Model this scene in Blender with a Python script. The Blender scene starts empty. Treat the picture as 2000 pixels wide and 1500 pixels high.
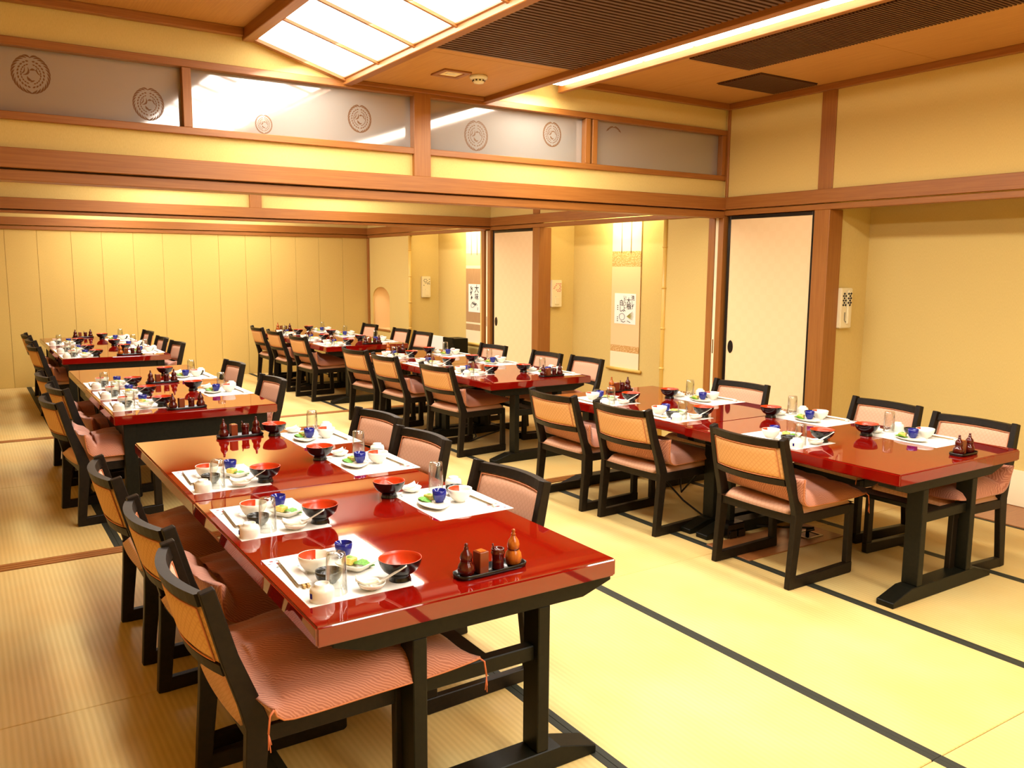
import bpy, bmesh, math, random
from mathutils import Vector, Matrix
PI = math.pi
random.seed(7)
SC = bpy.context.scene
COL = SC.collection

# ------------------------------------------------------------------ camera
def cam_setup():
    H = 1.58; f = 1653.0
    yaw, pitch, roll = [math.radians(a) for a in (32.97, 7.85, -0.396)]
    cy, sy = math.cos(yaw), math.sin(yaw)
    fw = Vector((sy*math.cos(pitch), cy*math.cos(pitch), -math.sin(pitch)))
    r = Vector((cy, -sy, 0)); d = fw.cross(r)
    cr, sr = math.cos(roll), math.sin(roll)
    right = cr*r + sr*d; down = -sr*r + cr*d
    cd = bpy.data.cameras.new('camera'); co = bpy.data.objects.new('camera', cd); COL.objects.link(co)
    m = Matrix((right, -down, -fw)).transposed().to_4x4(); m.translation = (0, 0, H)
    co.matrix_world = m
    cd.sensor_width = 36; cd.lens = f/2000*36; cd.clip_start = .05
    SC.camera = co
cam_setup()
SC.view_settings.view_transform = 'Standard'
SC.view_settings.look = 'None'
SC.view_settings.gamma = 1
SC.view_settings.use_curve_mapping = False
SC.view_settings.exposure = -0.08
w = bpy.data.worlds.new('world'); SC.world = w; w.use_nodes = True
w.node_tree.nodes['Background'].inputs[0].default_value = (1, .85, .6, 1)
w.node_tree.nodes['Background'].inputs[1].default_value = .15
try:
    SC.cycles.max_bounces = 8; SC.cycles.diffuse_bounces = 3; SC.cycles.glossy_bounces = 4
    SC.cycles.transmission_bounces = 8; SC.cycles.sample_clamp_indirect = 4; SC.cycles.caustics_reflective = False
    SC.cycles.caustics_refractive = False
except Exception: pass
PANEL_E, STRIP_E, AREA_W, COVE_W, SPOT_W = 7.0, 9.0, 1.0, 1.0, 1.0
LIGHT_COL = (1.0, .95, .86)

def area(name, loc, rot, sx, sy, power, col=LIGHT_COL):
    l = bpy.data.lights.new(name, 'AREA'); l.shape = 'RECTANGLE'; l.size = sx; l.size_y = sy; l.energy = power; l.color = col
    o = bpy.data.objects.new(name, l); COL.objects.link(o); o.location = loc; o.rotation_euler = rot
    return o
def spot(name, loc, target, power, size=70, blend=.6, col=(1, .86, .55), rad=.04):
    l = bpy.data.lights.new(name, 'SPOT'); l.energy = power; l.spot_size = math.radians(size); l.spot_blend = blend; l.color = col; l.shadow_soft_size = rad
    o = bpy.data.objects.new(name, l); COL.objects.link(o); o.location = loc
    o.rotation_euler = (Vector(target)-Vector(loc)).to_track_quat('-Z', 'Y').to_euler()
    return o
# the rooms' own ceiling lamps: lit panel (slanted) and cove strip in each of the three rooms
ROOMS = [(-2.24, 5.07), (5.19, 8.80), (8.92, 12.5)]
for i, (a, b) in enumerate(ROOMS):
    L = b-a-.1
    area('panel_lamp', (1.74, (a+b)/2, 2.755), (0, math.radians(-16), 0), .5, L, 30*L)
    area('cove_lamp', (3.40, (a+b)/2, 2.78), (0, 0, 0), .3, L, 24*L)
spot('alcove_spot', (5.52, 6.90, 2.16), (5.87, 6.88, 1.92), 22, 140, 1.)
spot('alcove_spot', (5.52, 9.95, 2.16), (5.87, 9.98, 1.92), 26, 140, 1.)
area('alcove_lamp', (5.60, 6.8, 2.45), (0, math.radians(-12), 0), .15, 1.2, 14, (1, .88, .6))
area('alcove_lamp', (5.60, 10.0, 2.45), (0, math.radians(-12), 0), .15, 1.2, 16, (1, .88, .6))
area('niche_lamp', (5.56, 12.035, 1.27), (0, 0, 0), .1, .3, 1.2, (1, .8, .5))

# ------------------------------------------------------------------ materials
def lin(c):
    return tuple(((v/255)/12.92 if v/255 <= .04045 else ((v/255+.055)/1.055)**2.4) for v in c)
class NT:
    def __init__(s, name):
        s.m = bpy.data.materials.new(name); s.m.use_nodes = True; s.t = s.m.node_tree; s.n = s.t.nodes
        s.b = s.n['Principled BSDF']; s.tc = s.n.new('ShaderNodeTexCoord')
    def L(s, a, b): s.t.links.new(a, b)
    def node(s, k, **kw):
        n = s.n.new(k)
        for a, v in kw.items():
            if a in n.inputs: n.inputs[a].default_value = v
            else: setattr(n, a, v)
        return n
    def mapping(s, scale, coord='Object', rot=(0, 0, 0)):
        m = s.n.new('ShaderNodeMapping'); m.inputs['Scale'].default_value = scale; m.inputs['Rotation'].default_value = rot
        s.L(s.tc.outputs[coord], m.inputs[0]); return m.outputs[0]
    def ramp(s, fac, c1, c2, p1=0., p2=1.):
        r = s.n.new('ShaderNodeValToRGB'); e = r.color_ramp.elements
        e[0].color = (*lin(c1), 1); e[1].color = (*lin(c2), 1); e[0].position = p1; e[1].position = p2
        s.L(fac, r.inputs[0]); return r.outputs[0]
    def bump(s, h, strength=.2, dist=.002):
        b = s.n.new('ShaderNodeBump'); b.inputs['Strength'].default_value = strength; b.inputs['Distance'].default_value = dist
        s.L(h, b.inputs['Height']); s.L(b.outputs[0], s.b.inputs['Normal'])
def P(name, col, rough=.5, **kw):
    q = NT(name); q.b.inputs['Base Color'].default_value = (*lin(col), 1); q.b.inputs['Roughness'].default_value = rough
    for k, v in kw.items(): q.b.inputs[k.replace('_', ' ')].default_value = v
    return q.m
def noisy(name, c1, c2, rough, scale=(4, 4, 4), nscale=6, bump=0., dist=.001, coord='Object', **kw):
    q = NT(name); mp = q.mapping(scale, coord)
    n = q.node('ShaderNodeTexNoise', Scale=nscale, Detail=4.); q.L(mp, n.inputs['Vector'])
    q.L(q.ramp(n.outputs[0], c1, c2, .35, .65), q.b.inputs['Base Color']); q.b.inputs['Roughness'].default_value = rough
    if bump: q.bump(n.outputs[0], bump, dist)
    for k, v in kw.items(): q.b.inputs[k.replace('_', ' ')].default_value = v
    return q.m
M = {}
M['wall'] = noisy('wall_cloth', (214, 186, 110), (222, 194, 120), .85, (60, 60, 8), 8, .12, .001)
M['wall2'] = noisy('wall_cloth_panel', (212, 180, 100), (219, 188, 109), .85, (50, 50, 6), 8, .1, .001)
M['wood'] = noisy('cedar_along_x', (146, 88, 34), (160, 101, 43), .42, (1.2, 45, 45), 3, .08, .0006)
M['wood_y'] = noisy('cedar_along_y', (146, 88, 34), (160, 101, 43), .42, (45, 1.2, 45), 3, .08, .0006)
M['wood_z'] = noisy('cedar_along_z', (150, 92, 36), (163, 104, 44), .42, (45, 45, 1.2), 3, .08, .0006)
M['ceil'] = noisy('ceiling_board', (188, 136, 70), (198, 146, 78), .6, (45, 1.2, 45), 3, .05, .0005)
M['grille'] = P('grille_brown', (84, 50, 30), .5)
M['grille_back'] = P('grille_back', (34, 18, 10), .8)
M['dark'] = noisy('chair_wood', (20, 13, 6), (29, 20, 10), .45, (30, 30, 30), 2, Specular_IOR_Level=.22)
M['legs'] = noisy('table_leg_black', (13, 13, 6), (21, 20, 10), .45, (30, 30, 30), 2, Specular_IOR_Level=.22)
M['black'] = P('black_lacquer', (14, 10, 8), .22)
M['blacktrim'] = P('black_door_frame', (16, 10, 8), .3)
M['red_in'] = P('vermilion_lacquer', (196, 60, 18), .3)
M['white'] = P('white_porcelain', (244, 238, 222), .16)
M['paper'] = P('paper_white', (250, 246, 238), .8)
M['cream'] = P('cream_paper', (246, 230, 190), .8)
M['blue'] = P('cobalt_glaze', (20, 30, 120), .12)
M['sauce'] = P('black_stoneware', (38, 36, 30), .25)
M['amber'] = noisy('amber_lacquer_wood', (150, 70, 16), (196, 110, 34), .16, (20, 20, 4), 3)
M['maroon'] = P('maroon_lacquer', (74, 12, 8), .14)
M['boxbrown'] = P('box_brown', (120, 52, 24), .2)
M['leaf'] = noisy('leaf_green', (60, 130, 20), (110, 170, 40), .5, (60, 60, 60), 3)
M['food'] = noisy('omelette', (196, 170, 60), (226, 204, 110), .5, (120, 120, 120), 3)
M['greenish'] = P('chopped_scallion', (120, 160, 60), .6)
M['pick'] = P('light_wood', (214, 172, 100), .5)
M['wash'] = P('olive_wash', (176, 168, 92), .8)
M['ink'] = P('ink', (24, 20, 18), .8)
M['inkred'] = P('print_red', (208, 90, 90), .8)
M['inkgrey'] = P('print_grey_leaf', (130, 146, 140), .8)
M['metal'] = P('steel', (180, 175, 165), .3, Metallic=1.)
M['brass'] = P('brass', (150, 120, 50), .35, Metallic=1.)
M['plastic'] = P('ivory_plastic', (240, 224, 180), .4)
M['piping'] = P('piping_rose', (196, 120, 76), .6)
M['tassel'] = P('tassel_thread', (200, 110, 70), .8)
M['cable'] = P('cable_black', (20, 16, 12), .5)
M['bamboo'] = noisy('bamboo', (222, 178, 84), (232, 192, 100), .35, (60, 60, 2), 3)
M['heri'] = noisy('mat_edge_cloth', (26, 28, 14), (40, 40, 22), .7, (200, 200, 200), 4)
M['board'] = noisy('brown_floor_board', (150, 92, 48), (168, 106, 56), .3, (3, 40, 40), 3)
M['crest'] = P('crest_brown', (104, 68, 30), .6)
M['niche'] = P('niche_plaster', (240, 206, 150), .85)

def tatami():
    q = NT('tatami_rush'); mp = q.mapping((1, 1, 1))
    wv = q.node('ShaderNodeTexWave', wave_type='BANDS', bands_direction='X', Scale=14.3); q.L(mp, wv.inputs['Vector'])
    mp2 = q.mapping((1, 1, 1)); wv2 = q.node('ShaderNodeTexWave', wave_type='BANDS', bands_direction='Y', Scale=40.); q.L(mp2, wv2.inputs['Vector'])
    mp3 = q.mapping((70, 3, 1)); no = q.node('ShaderNodeTexNoise', Scale=2., Detail=3.); q.L(mp3, no.inputs['Vector'])
    mp4 = q.mapping((1.3, 1.3, 1)); n4 = q.node('ShaderNodeTexNoise', Scale=1.5, Detail=2.); q.L(mp4, n4.inputs['Vector'])
    mx = q.node('ShaderNodeMath', operation='MULTIPLY_ADD'); q.L(wv.outputs['Fac'], mx.inputs[0]); mx.inputs[1].default_value = .45; 
    m2 = q.node('ShaderNodeMath', operation='MULTIPLY'); q.L(no.outputs[0], m2.inputs[0]); m2.inputs[1].default_value = .55; q.L(m2.outputs[0], mx.inputs[2])
    c1 = q.ramp(mx.outputs[0], (202, 178, 120), (214, 191, 132), .1, .7)
    c2 = q.ramp(n4.outputs[0], (255, 238, 210), (255, 255, 245), .35, .7)
    mm = q.node('ShaderNodeMix', data_type='RGBA', blend_type='MULTIPLY'); mm.inputs[0].default_value = 1
    q.L(c1, mm.inputs[6]); q.L(c2, mm.inputs[7]); q.L(mm.outputs[2], q.b.inputs['Base Color'])
    q.b.inputs['Roughness'].default_value = .55
    ad = q.node('ShaderNodeMath', operation='MULTIPLY_ADD'); q.L(wv2.outputs['Fac'], ad.inputs[0]); ad.inputs[1].default_value = .25; q.L(wv.outputs['Fac'], ad.inputs[2])
    q.bump(ad.outputs[0], .35, .0012); return q.m
M['tatami'] = tatami()
def fabric(name, c1, c2, lattice=True):
    q = NT(name); mp = q.mapping((1, 1, 1), 'Object', (PI/4, 0, 0))
    s = 34.
    a = q.node('ShaderNodeTexWave', wave_type='BANDS', bands_direction='Y', Scale=s/2); q.L(mp, a.inputs['Vector'])
    b = q.node('ShaderNodeTexWave', wave_type='BANDS', bands_direction='Z', Scale=s/2); q.L(mp, b.inputs['Vector'])
    mx = q.node('ShaderNodeMath', operation='MAXIMUM'); q.L(a.outputs['Fac'], mx.inputs[0]); q.L(b.outputs['Fac'], mx.inputs[1])
    q.L(q.ramp(mx.outputs[0], c2, c1, .75, 1.), q.b.inputs['Base Color']); q.b.inputs['Roughness'].default_value = .8
    no = q.node('ShaderNodeTexNoise', Scale=500.); q.L(q.mapping((1, 1, 1)), no.inputs['Vector']); q.bump(no.outputs[0], .25, .001)
    return q.m
M['fab'] = fabric('upholstery_tan', (204, 150, 90), (216, 163, 103))
M['fabf'] = fabric('upholstery_rose', (210, 158, 126), (218, 167, 136))
def zabuton():
    q = NT('cushion_cloth'); mp = q.mapping((1, 1, 1))
    wv = q.node('ShaderNodeTexWave', wave_type='BANDS', bands_direction='DIAGONAL', Scale=48., Distortion=9., Detail=2.); wv.inputs['Detail Scale'].default_value = .5
    q.L(mp, wv.inputs['Vector'])
    q.L(q.ramp(wv.outputs['Fac'], (164, 98, 72), (194, 130, 102), .3, .8), q.b.inputs['Base Color']); q.b.inputs['Roughness'].default_value = .7
    q.b.inputs['Sheen Weight'].default_value = .3
    q.bump(wv.outputs['Fac'], .3, .001); return q.m
M['cushion'] = zabuton()
def lacquer():
    q = NT('red_lacquer_top'); no = q.node('ShaderNodeTexNoise', Scale=2.5, Detail=3.); q.L(q.mapping((1, 1, 1)), no.inputs['Vector'])
    q.L(q.ramp(no.outputs[0], (116, 8, 3), (126, 11, 4), .3, .7), q.b.inputs['Base Color'])
    q.b.inputs['Roughness'].default_value = .5; q.b.inputs['Specular IOR Level'].default_value = 0
    q.b.inputs['Coat Weight'].default_value = 1.; q.b.inputs['Coat Roughness'].default_value = .03; q.b.inputs['Coat IOR'].default_value = 1.85
    n2 = q.node('ShaderNodeTexNoise', Scale=3.); q.L(q.mapping((1, 1, 1)), n2.inputs['Vector'])
    return q.m
M['lacquer'] = lacquer()
def frostmat():
    q = NT('frosted_glass_lit'); g = q.b; g.inputs['Base Color'].default_value = (*lin((240, 238, 234)), 1); g.inputs['Roughness'].default_value = .2; g.inputs['Transmission Weight'].default_value = 1; g.inputs['IOR'].default_value = 1.1
    tl = q.node('ShaderNodeBsdfTranslucent', Color=(.68, .65, .59, 1)); df = q.node('ShaderNodeBsdfDiffuse', Color=(.68, .65, .59, 1))
    m1 = q.node('ShaderNodeMixShader'); m1.inputs[0].default_value = .35; q.L(tl.outputs[0], m1.inputs[1]); q.L(df.outputs[0], m1.inputs[2])
    m2 = q.node('ShaderNodeMixShader'); m2.inputs[0].default_value = .42; q.L(g.outputs[0], m2.inputs[1]); q.L(m1.outputs[0], m2.inputs[2])
    q.L(m2.outputs[0], q.n['Material Output'].inputs[0]); return q.m
def glassmat(name, rough, col=(255, 255, 255), ior=1.45, tr=1.):
    return P(name, col, rough, Transmission_Weight=tr, IOR=ior)
def thin_glass():
    q = NT('clear_thin_glass'); tr = q.node('ShaderNodeBsdfTransparent', Color=(.95, .96, .94, 1)); gl = q.node('ShaderNodeBsdfGlossy', Roughness=.03)
    lw = q.node('ShaderNodeLayerWeight', Blend=.35); mx = q.node('ShaderNodeMixShader'); mt = q.node('ShaderNodeMath', operation='MULTIPLY'); mt.inputs[1].default_value = .8
    q.L(lw.outputs['Facing'], mt.inputs[0]); q.L(mt.outputs[0], mx.inputs[0]); q.L(tr.outputs[0], mx.inputs[1]); q.L(gl.outputs[0], mx.inputs[2]); q.L(mx.outputs[0], q.n['Material Output'].inputs[0]); return q.m
M['glass'] = thin_glass()
M['frost'] = frostmat()
def fusuma():
    q = NT('sliding_door_paper'); ch = q.node('ShaderNodeTexChecker', Scale=1.); q.L(q.mapping((0.001, 16, 16)), ch.inputs['Vector'])
    ch.inputs[1].default_value = (*lin((246, 214, 164)), 1); ch.inputs[2].default_value = (*lin((245, 212, 161)), 1)
    q.L(ch.outputs[0], q.b.inputs['Base Color']); q.b.inputs['Roughness'].default_value = .7; return q.m
M['fusuma'] = fusuma()
def brocade(name, c1, c2):
    q = NT(name); v = q.node('ShaderNodeTexVoronoi', Scale=70.); q.L(q.mapping((1, 1, 1)), v.inputs['Vector'])
    q.L(q.ramp(v.outputs['Distance'], c2, c1, .2, .5), q.b.inputs['Base Color']); q.b.inputs['Roughness'].default_value = .7; return q.m
M['brocade'] = brocade('scroll_brocade', (206, 154, 84), (238, 206, 150))
M['mount'] = P('scroll_mount_peach', (246, 204, 150), .8)
M['mount_brown'] = noisy('scroll_mount_brown', (176, 136, 92), (190, 150, 104), .8, (90, 90, 4), 3)
def emit(name, col, s):
    q = NT(name); q.b.inputs['Base Color'].default_value = (*col, 1); q.b.inputs['Emission Color'].default_value = (*col, 1); q.b.inputs['Emission Strength'].default_value = s
    return q.m
M['panel'] = emit('lit_panel_white', (1, .96, .9), PANEL_E)
M['tube'] = emit('lit_tube', (1, .93, .74), STRIP_E)

# ------------------------------------------------------------------ mesh building
class MB:
    def __init__(s): s.v = []; s.f = []; s.mi = []; s.sm = []; s.cm = 0; s.cs = False
    def mat(s, i): s.cm = i; return s
    def add(s, vs, fs, smooth=None):
        o = len(s.v); s.v += [tuple(v) for v in vs]
        for f in fs: s.f.append([o+i for i in f]); s.mi.append(s.cm); s.sm.append(s.cs if smooth is None else smooth)
        return s
    def box(s, x0, x1, y0, y1, z0, z1):
        vs = [(x, y, z) for z in (z0, z1) for y in (y0, y1) for x in (x0, x1)]
        return s.add(vs, [(0, 2, 3, 1), (4, 5, 7, 6), (0, 1, 5, 4), (2, 6, 7, 3), (0, 4, 6, 2), (1, 3, 7, 5)], False)
    def prism(s, pts, axis, a, b):
        """polygon pts (2D, counter-clockwise in the two other axes) extruded along axis from a to b"""
        def mk(p, t): return {'x': (t, p[0], p[1]), 'y': (p[0], t, p[1]), 'z': (p[0], p[1], t)}[axis]
        n = len(pts); vs = [mk(p, a) for p in pts]+[mk(p, b) for p in pts]
        fs = [tuple(range(n))[::-1], tuple(range(n, 2*n))]+[(i, (i+1) % n, n+(i+1) % n, n+i) for i in range(n)]
        return s.add(vs, fs, False)
    def lathe(s, prof, seg=24, c=(0, 0, 0), smooth=True, mats=None):
        vs = []; fs = []; o = len(s.v)
        for r, z in prof:
            for k in range(seg):
                a = 2*PI*k/seg; vs.append((c[0]+r*math.cos(a), c[1]+r*math.sin(a), c[2]+z))
        for i in range(len(prof)-1):
            for k in range(seg):
                k2 = (k+1) % seg; fs.append((i*seg+k, i*seg+k2, (i+1)*seg+k2, (i+1)*seg+k))
        if mats is None: s.add(vs, fs, smooth)
        else:
            s.v += vs; j = 0
            for i in range(len(prof)-1):
                for k in range(seg):
                    s.f.append([o+q for q in fs[j]]); s.mi.append(mats[i]); s.sm.append(smooth); j += 1
        return s
    def tube(s, pts, r, seg=8, smooth=True, caps=True):
        pts = [Vector(p) for p in pts]; n = len(pts); rs = r if isinstance(r, (list, tuple)) else [r]*n
        vs = []; fs = []; up = None
        for i, p in enumerate(pts):
            t = (pts[min(i+1, n-1)]-pts[max(i-1, 0)]).normalized()
            if up is None: up = Vector((0, 0, 1)) if abs(t.z) < .9 else Vector((1, 0, 0))
            u = (up-t*up.dot(t)).normalized(); v = t.cross(u); up = u
            for k in range(seg):
                a = 2*PI*k/seg; vs.append(p+rs[i]*(math.cos(a)*u+math.sin(a)*v))
        for i in range(n-1):
            for k in range(seg):
                k2 = (k+1) % seg; fs.append((i*seg+k, i*seg+k2, (i+1)*seg+k2, (i+1)*seg+k))
        if caps: fs.append(tuple(range(seg))[::-1]); fs.append(tuple(range((n-1)*seg, n*seg)))
        return s.add(vs, fs, smooth)
    def sweep(s, path, wdt, y0, y1):
        """flat board whose side view follows path (x,z) with width wdt (scalar/list), thickness y0..y1"""
        n = len(path); ws = wdt if isinstance(wdt, (list, tuple)) else [wdt]*n; L = []; R = []
        for i, (x, z) in enumerate(path):
            a = Vector(path[max(i-1, 0)]); b = Vector(path[min(i+1, n-1)]); t = (b-a).normalized(); nn = Vector((-t.y, t.x))
            L.append((x+nn.x*ws[i]/2, z+nn.y*ws[i]/2)); R.append((x-nn.x*ws[i]/2, z-nn.y*ws[i]/2))
        vs = [(p[0], y0, p[1]) for p in L]+[(p[0], y0, p[1]) for p in R]+[(p[0], y1, p[1]) for p in L]+[(p[0], y1, p[1]) for p in R]
        fs = []
        for i in range(n-1):
            fs += [(i, i+1, n+i+1, n+i), (2*n+i+1, 2*n+i, 3*n+i, 3*n+i+1), (i+1, i, 2*n+i, 2*n+i+1), (n+i, n+i+1, 3*n+i+1, 3*n+i)]
        fs += [(0, n, 3*n, 2*n), (n-1, 3*n-1, 4*n-1, 2*n-1)]
        return s.add(vs, fs, False)
    def grid(s, fn, nu, nv, smooth=True, closed_u=False):
        vs = [fn(i/(nu-(0 if closed_u else 1)), j/(nv-1)) for j in range(nv) for i in range(nu)]; fs = []
        for j in range(nv-1):
            for i in range(nu-(0 if closed_u else 1)):
                i2 = (i+1) % nu; fs.append((j*nu+i, j*nu+i2, (j+1)*nu+i2, (j+1)*nu+i))
        return s.add(vs, fs, smooth)
    def shell(s, front, back, nu, nv):
        """closed thin body between two grid functions"""
        o = len(s.v); A = [front(i/(nu-1), j/(nv-1)) for j in range(nv) for i in range(nu)]; B = [back(i/(nu-1), j/(nv-1)) for j in range(nv) for i in range(nu)]
        n = nu*nv; fs = []
        for j in range(nv-1):
            for i in range(nu-1):
                a = j*nu+i; fs.append((a, a+1, a+nu+1, a+nu)); fs.append((n+a+1, n+a, n+a+nu, n+a+nu+1))
        for i in range(nu-1):
            fs.append((i+1, i, n+i, n+i+1)); a = (nv-1)*nu+i; fs.append((a, a+1, n+a+1, n+a))
        for j in range(nv-1):
            a = j*nu; fs.append((a, a+nu, n+a+nu, n+a)); a = j*nu+nu-1; fs.append((a+nu, a, n+a, n+a+nu))
        return s.add(A+B, fs, True)
    def mesh(s, name, mats, bevel=0., fix=False, seg=1):
        me = bpy.data.meshes.new(name); me.from_pydata([tuple(v) for v in s.v], [], s.f)
        mats = mats if isinstance(mats, (list, tuple)) else [mats]
        for m in mats: me.materials.append(M[m] if isinstance(m, str) else m)
        for p, i, sm in zip(me.polygons, s.mi, s.sm): p.material_index = i; p.use_smooth = sm
        if bevel or fix:
            bm = bmesh.new(); bm.from_mesh(me)
            if fix: bmesh.ops.recalc_face_normals(bm, faces=bm.faces)
            if bevel:
                es = [e for e in bm.edges if len(e.link_faces) == 2 and e.calc_face_angle(0) > .6]
                bmesh.ops.bevel(bm, geom=es, offset=bevel, segments=seg, affect='EDGES', clamp_overlap=True)
            bm.to_mesh(me); bm.free()
        me.update(); return me
    def build(s, name, mats, parent=None, bevel=0., fix=False, seg=1):
        o = bpy.data.objects.new(name, s.mesh(name, mats, bevel, fix, seg)); COL.objects.link(o)
        if parent: o.parent = parent
        return o
def tag(o, label=None, cat=None, group=None, kind=None):
    for k, v in (('label', label), ('category', cat), ('group', group), ('kind', kind)):
        if v: o[k] = v
    return o
def empty(name, loc=(0, 0, 0), rz=0):
    o = bpy.data.objects.new(name, None); COL.objects.link(o); o.location = loc; o.rotation_euler = (0, 0, rz); o.empty_display_size = .05
    return o
def struct(o, label, cat): return tag(o, label, cat, kind='structure')
def copy_tree(o, parent=None):
    c = o.copy(); COL.objects.link(c)
    if parent is not None: c.parent = parent
    for ch in KIDS.get(o.name, []):
        d = ch.copy(); COL.objects.link(d); d.parent = c
        for g in KIDS.get(ch.name, []):
            e = g.copy(); COL.objects.link(e); e.parent = d
    return c
KIDS = {}
def index_kids():
    KIDS.clear()
    for o in list(bpy.data.objects):
        if o.parent: KIDS.setdefault(o.parent.name, []).append(o)
class Proto:
    """a prototype: first use takes the prototype itself, later uses copy it"""
    def __init__(s, root): s.root = root; s.used = False; s.parts = None
    def put(s, loc, rz, label, cat, group=None):
        if not s.used: o = s.root; s.used = True
        else:
            o = copy_tree(s.root)
            for k in ('group', 'label'):
                if k in o: del o[k]
        o.location = loc; o.rotation_euler = (0, 0, rz); tag(o, label, cat, group); return o

XW = 5.40                      # face of the wall with the doors
PT = [(5.07, 5.19), (8.80, 8.92)]   # the two partition lines
YB = 12.50; XL = -1.10; YF = -2.24; ZT = 3.0

# ------------------------------------------------------------------ floor: mats
fl = MB().box(XL-.2, 6.2, YF-.2, YB+.2, -.2, -.032).build('floor', 'board'); struct(fl, 'floor of woven rush tatami mats with black cloth edges', 'floor')
mp = MB().box(-.458, .458, -.90, .90, -.03, 0.).mesh('tatami_mat', 'tatami', bevel=.003)
eg = MB().box(.4315, .4585, -.901, .901, -.0295, .0012).mesh('mat_edging', 'heri', bevel=.001)
XS1 = [-1.1, -.18, .74, 1.655, 2.575, 3.505, 4.48, 5.41]; XS2 = [-1.1, -.27, .655, 1.60, 2.56, 3.50, 4.46, 5.41]
ys = [(-2.24, -.42), (-.42, 1.40), (1.40, 3.22), (3.22, 4.965), (5.075, 6.87), (6.87, 8.655), (8.755, 10.62), (10.62, 12.5)]
for i in range(7):
    for (a, b) in ys:
        xs = XS1 if b < 5 else XS2
        o = bpy.data.objects.new('tatami_mat', mp); COL.objects.link(o); o.parent = fl
        o.location = ((xs[i]+xs[i+1])/2, (a+b)/2, 0); o.scale = ((xs[i+1]-xs[i]-.002)/.916, (b-a-.003)/1.8, 1)
        for rz in (0, PI):
            e = bpy.data.objects.new('mat_edging', eg); COL.objects.link(e); e.parent = o; e.rotation_euler = (0, 0, rz)
# thresholds between the rooms
for n, (a, b) in enumerate(((4.97, 5.072), (8.66, 8.752))):
    m = MB()
    for c, d in ((a, a+.028), (a+.036, a+.062), (a+.070, b)): m.box(XL, XW, c, d, -.03, .004)
    m.box(XL, XW, a+.002, b-.002, -.03, -.002)
    struct(m.build('trim_%d' % (n+1), 'wood', bevel=.001), ('nearer' if n == 0 else 'farther')+' grooved cedar threshold strip set between the tatami mats', 'threshold')
# brown board with the floor socket under the near table on the right
hb = MB().box(3.51, 4.33, 3.02, 3.34, -.001, .006).build('floor_board', 'board', bevel=.002); tag(hb, 'brown floor board with socket under the front table at the doors', 'board')
so = empty('floor_socket', (4.15, 3.14, .006)); tag(so, 'metal framed floor socket set in the brown floor board', 'socket')
m = MB(); 
for q in ((-.07, .07, -.06, -.048), (-.07, .07, .048, .06), (-.07, -.058, -.048, .048), (.058, .07, -.048, .048)): m.box(*q, 0, .006)
m.build('frame', 'metal', so, bevel=.001); MB().box(-.057, .057, -.047, .047, 0, .002).build('socket_well', 'black', so)
MB().tube([(0, 0, .002), (0, 0, .03), (.02, -.03, .045)], .012, 8).build('plug', 'black', so)
cb = MB().tube([(4.17, 3.11, .055), (4.05, 3.3, .03), (3.95, 3.5, .01), (3.9, 3.75, .01), (3.92, 3.95, .06), (3.86, 4.1, .2), (3.95, 4.18, .34), (4.02, 4.1, .22), (3.9, 3.95, .12), (4.0, 3.85, .3), (4.0, 3.8, .5), (4.0, 3.8, .6)], .007, 6).build('power_cable', 'cable')
tag(cb, 'black power cable looping under the front table at the doors', 'cable')
hx = empty('heater_box', (3.78, 3.34, 0)); tag(hx, 'small black box on the mats under the front table at the doors', 'box')
MB().box(-.09, .05, .0, .10, 0, .09).build('case', 'black', hx, bevel=.006)
for k in range(2): MB().box(-.085+.07*k, -.025+.07*k, -.012, -.0005, .005, .05).build('pedal', 'black', hx, bevel=.003)
cb2 = MB().tube([(3.75, 7.05, .01), (3.9, 6.9, .01), (4.0, 6.85, .1), (3.95, 6.7, .01), (3.8, 6.55, .01), (4.05, 6.4, .12), (3.97, 6.3, .3), (4.02, 6.25, .6)], .007, 6).build('power_cable', 'cable')
tag(cb2, 'black power cable looping under the middle table at the doors', 'cable')

# ------------------------------------------------------------------ back wall with its cloth panels
bw = MB().box(XL-.1, 6.1, YB+.012, YB+.15, -.03, 3.1).build('wall_back', 'wall'); struct(bw, 'far end wall of yellow cloth panels', 'wall')
sx = [.499, .857, 1.247, 1.608, 1.995, 2.37, 2.744, 3.117, 3.496, 3.865, 4.238, 4.598, 4.979, 5.385]
sx = [.499-.375*k for k in range(4, 0, -1)]+sx
for a, b in zip(sx[:-1], sx[1:]):
    MB().box(a+.0015, b-.0015, YB, YB+.012, 0, 2.02).build('wall_panel', 'wall2', bw, bevel=.0015)
struct(MB().box(XL, 6.0, YB, YB+.011, 2.166, 3.05).build('wall_rear', 'wall'), 'yellow cloth wall band above the far beam', 'wall')
struct(MB().box(XL, XW, YB-.035, YB, 2.066, 2.166).build('trim_3', 'wood', bevel=.003), 'cedar rail running along the far end wall', 'beam')
struct(MB().box(XL, XW, YB-.02, YB+.005, 2.012, 2.058).build('trim_4', 'wood', bevel=.003), 'thin cedar rail directly under the far end wall beam', 'beam')
struct(MB().box(XW-.02, XW+.045, YB-.06, YB+.001, 0, 2.012).build('trim_5', 'wood_z', bevel=.002), 'slim cedar post in the far corner', 'post')
# ------------------------------------------------------------------ left and front walls
struct(MB().box(XL-.1, XL, YF-.1, YB+.1, -.03, 3.1).build('wall_left', 'wall'), 'plain side wall', 'wall')
struct(MB().box(XL-.1, 6.2, YF-.1, YF, -.03, 3.1).build('wall_front', 'wall'), 'plain wall behind the viewer', 'wall')

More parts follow.
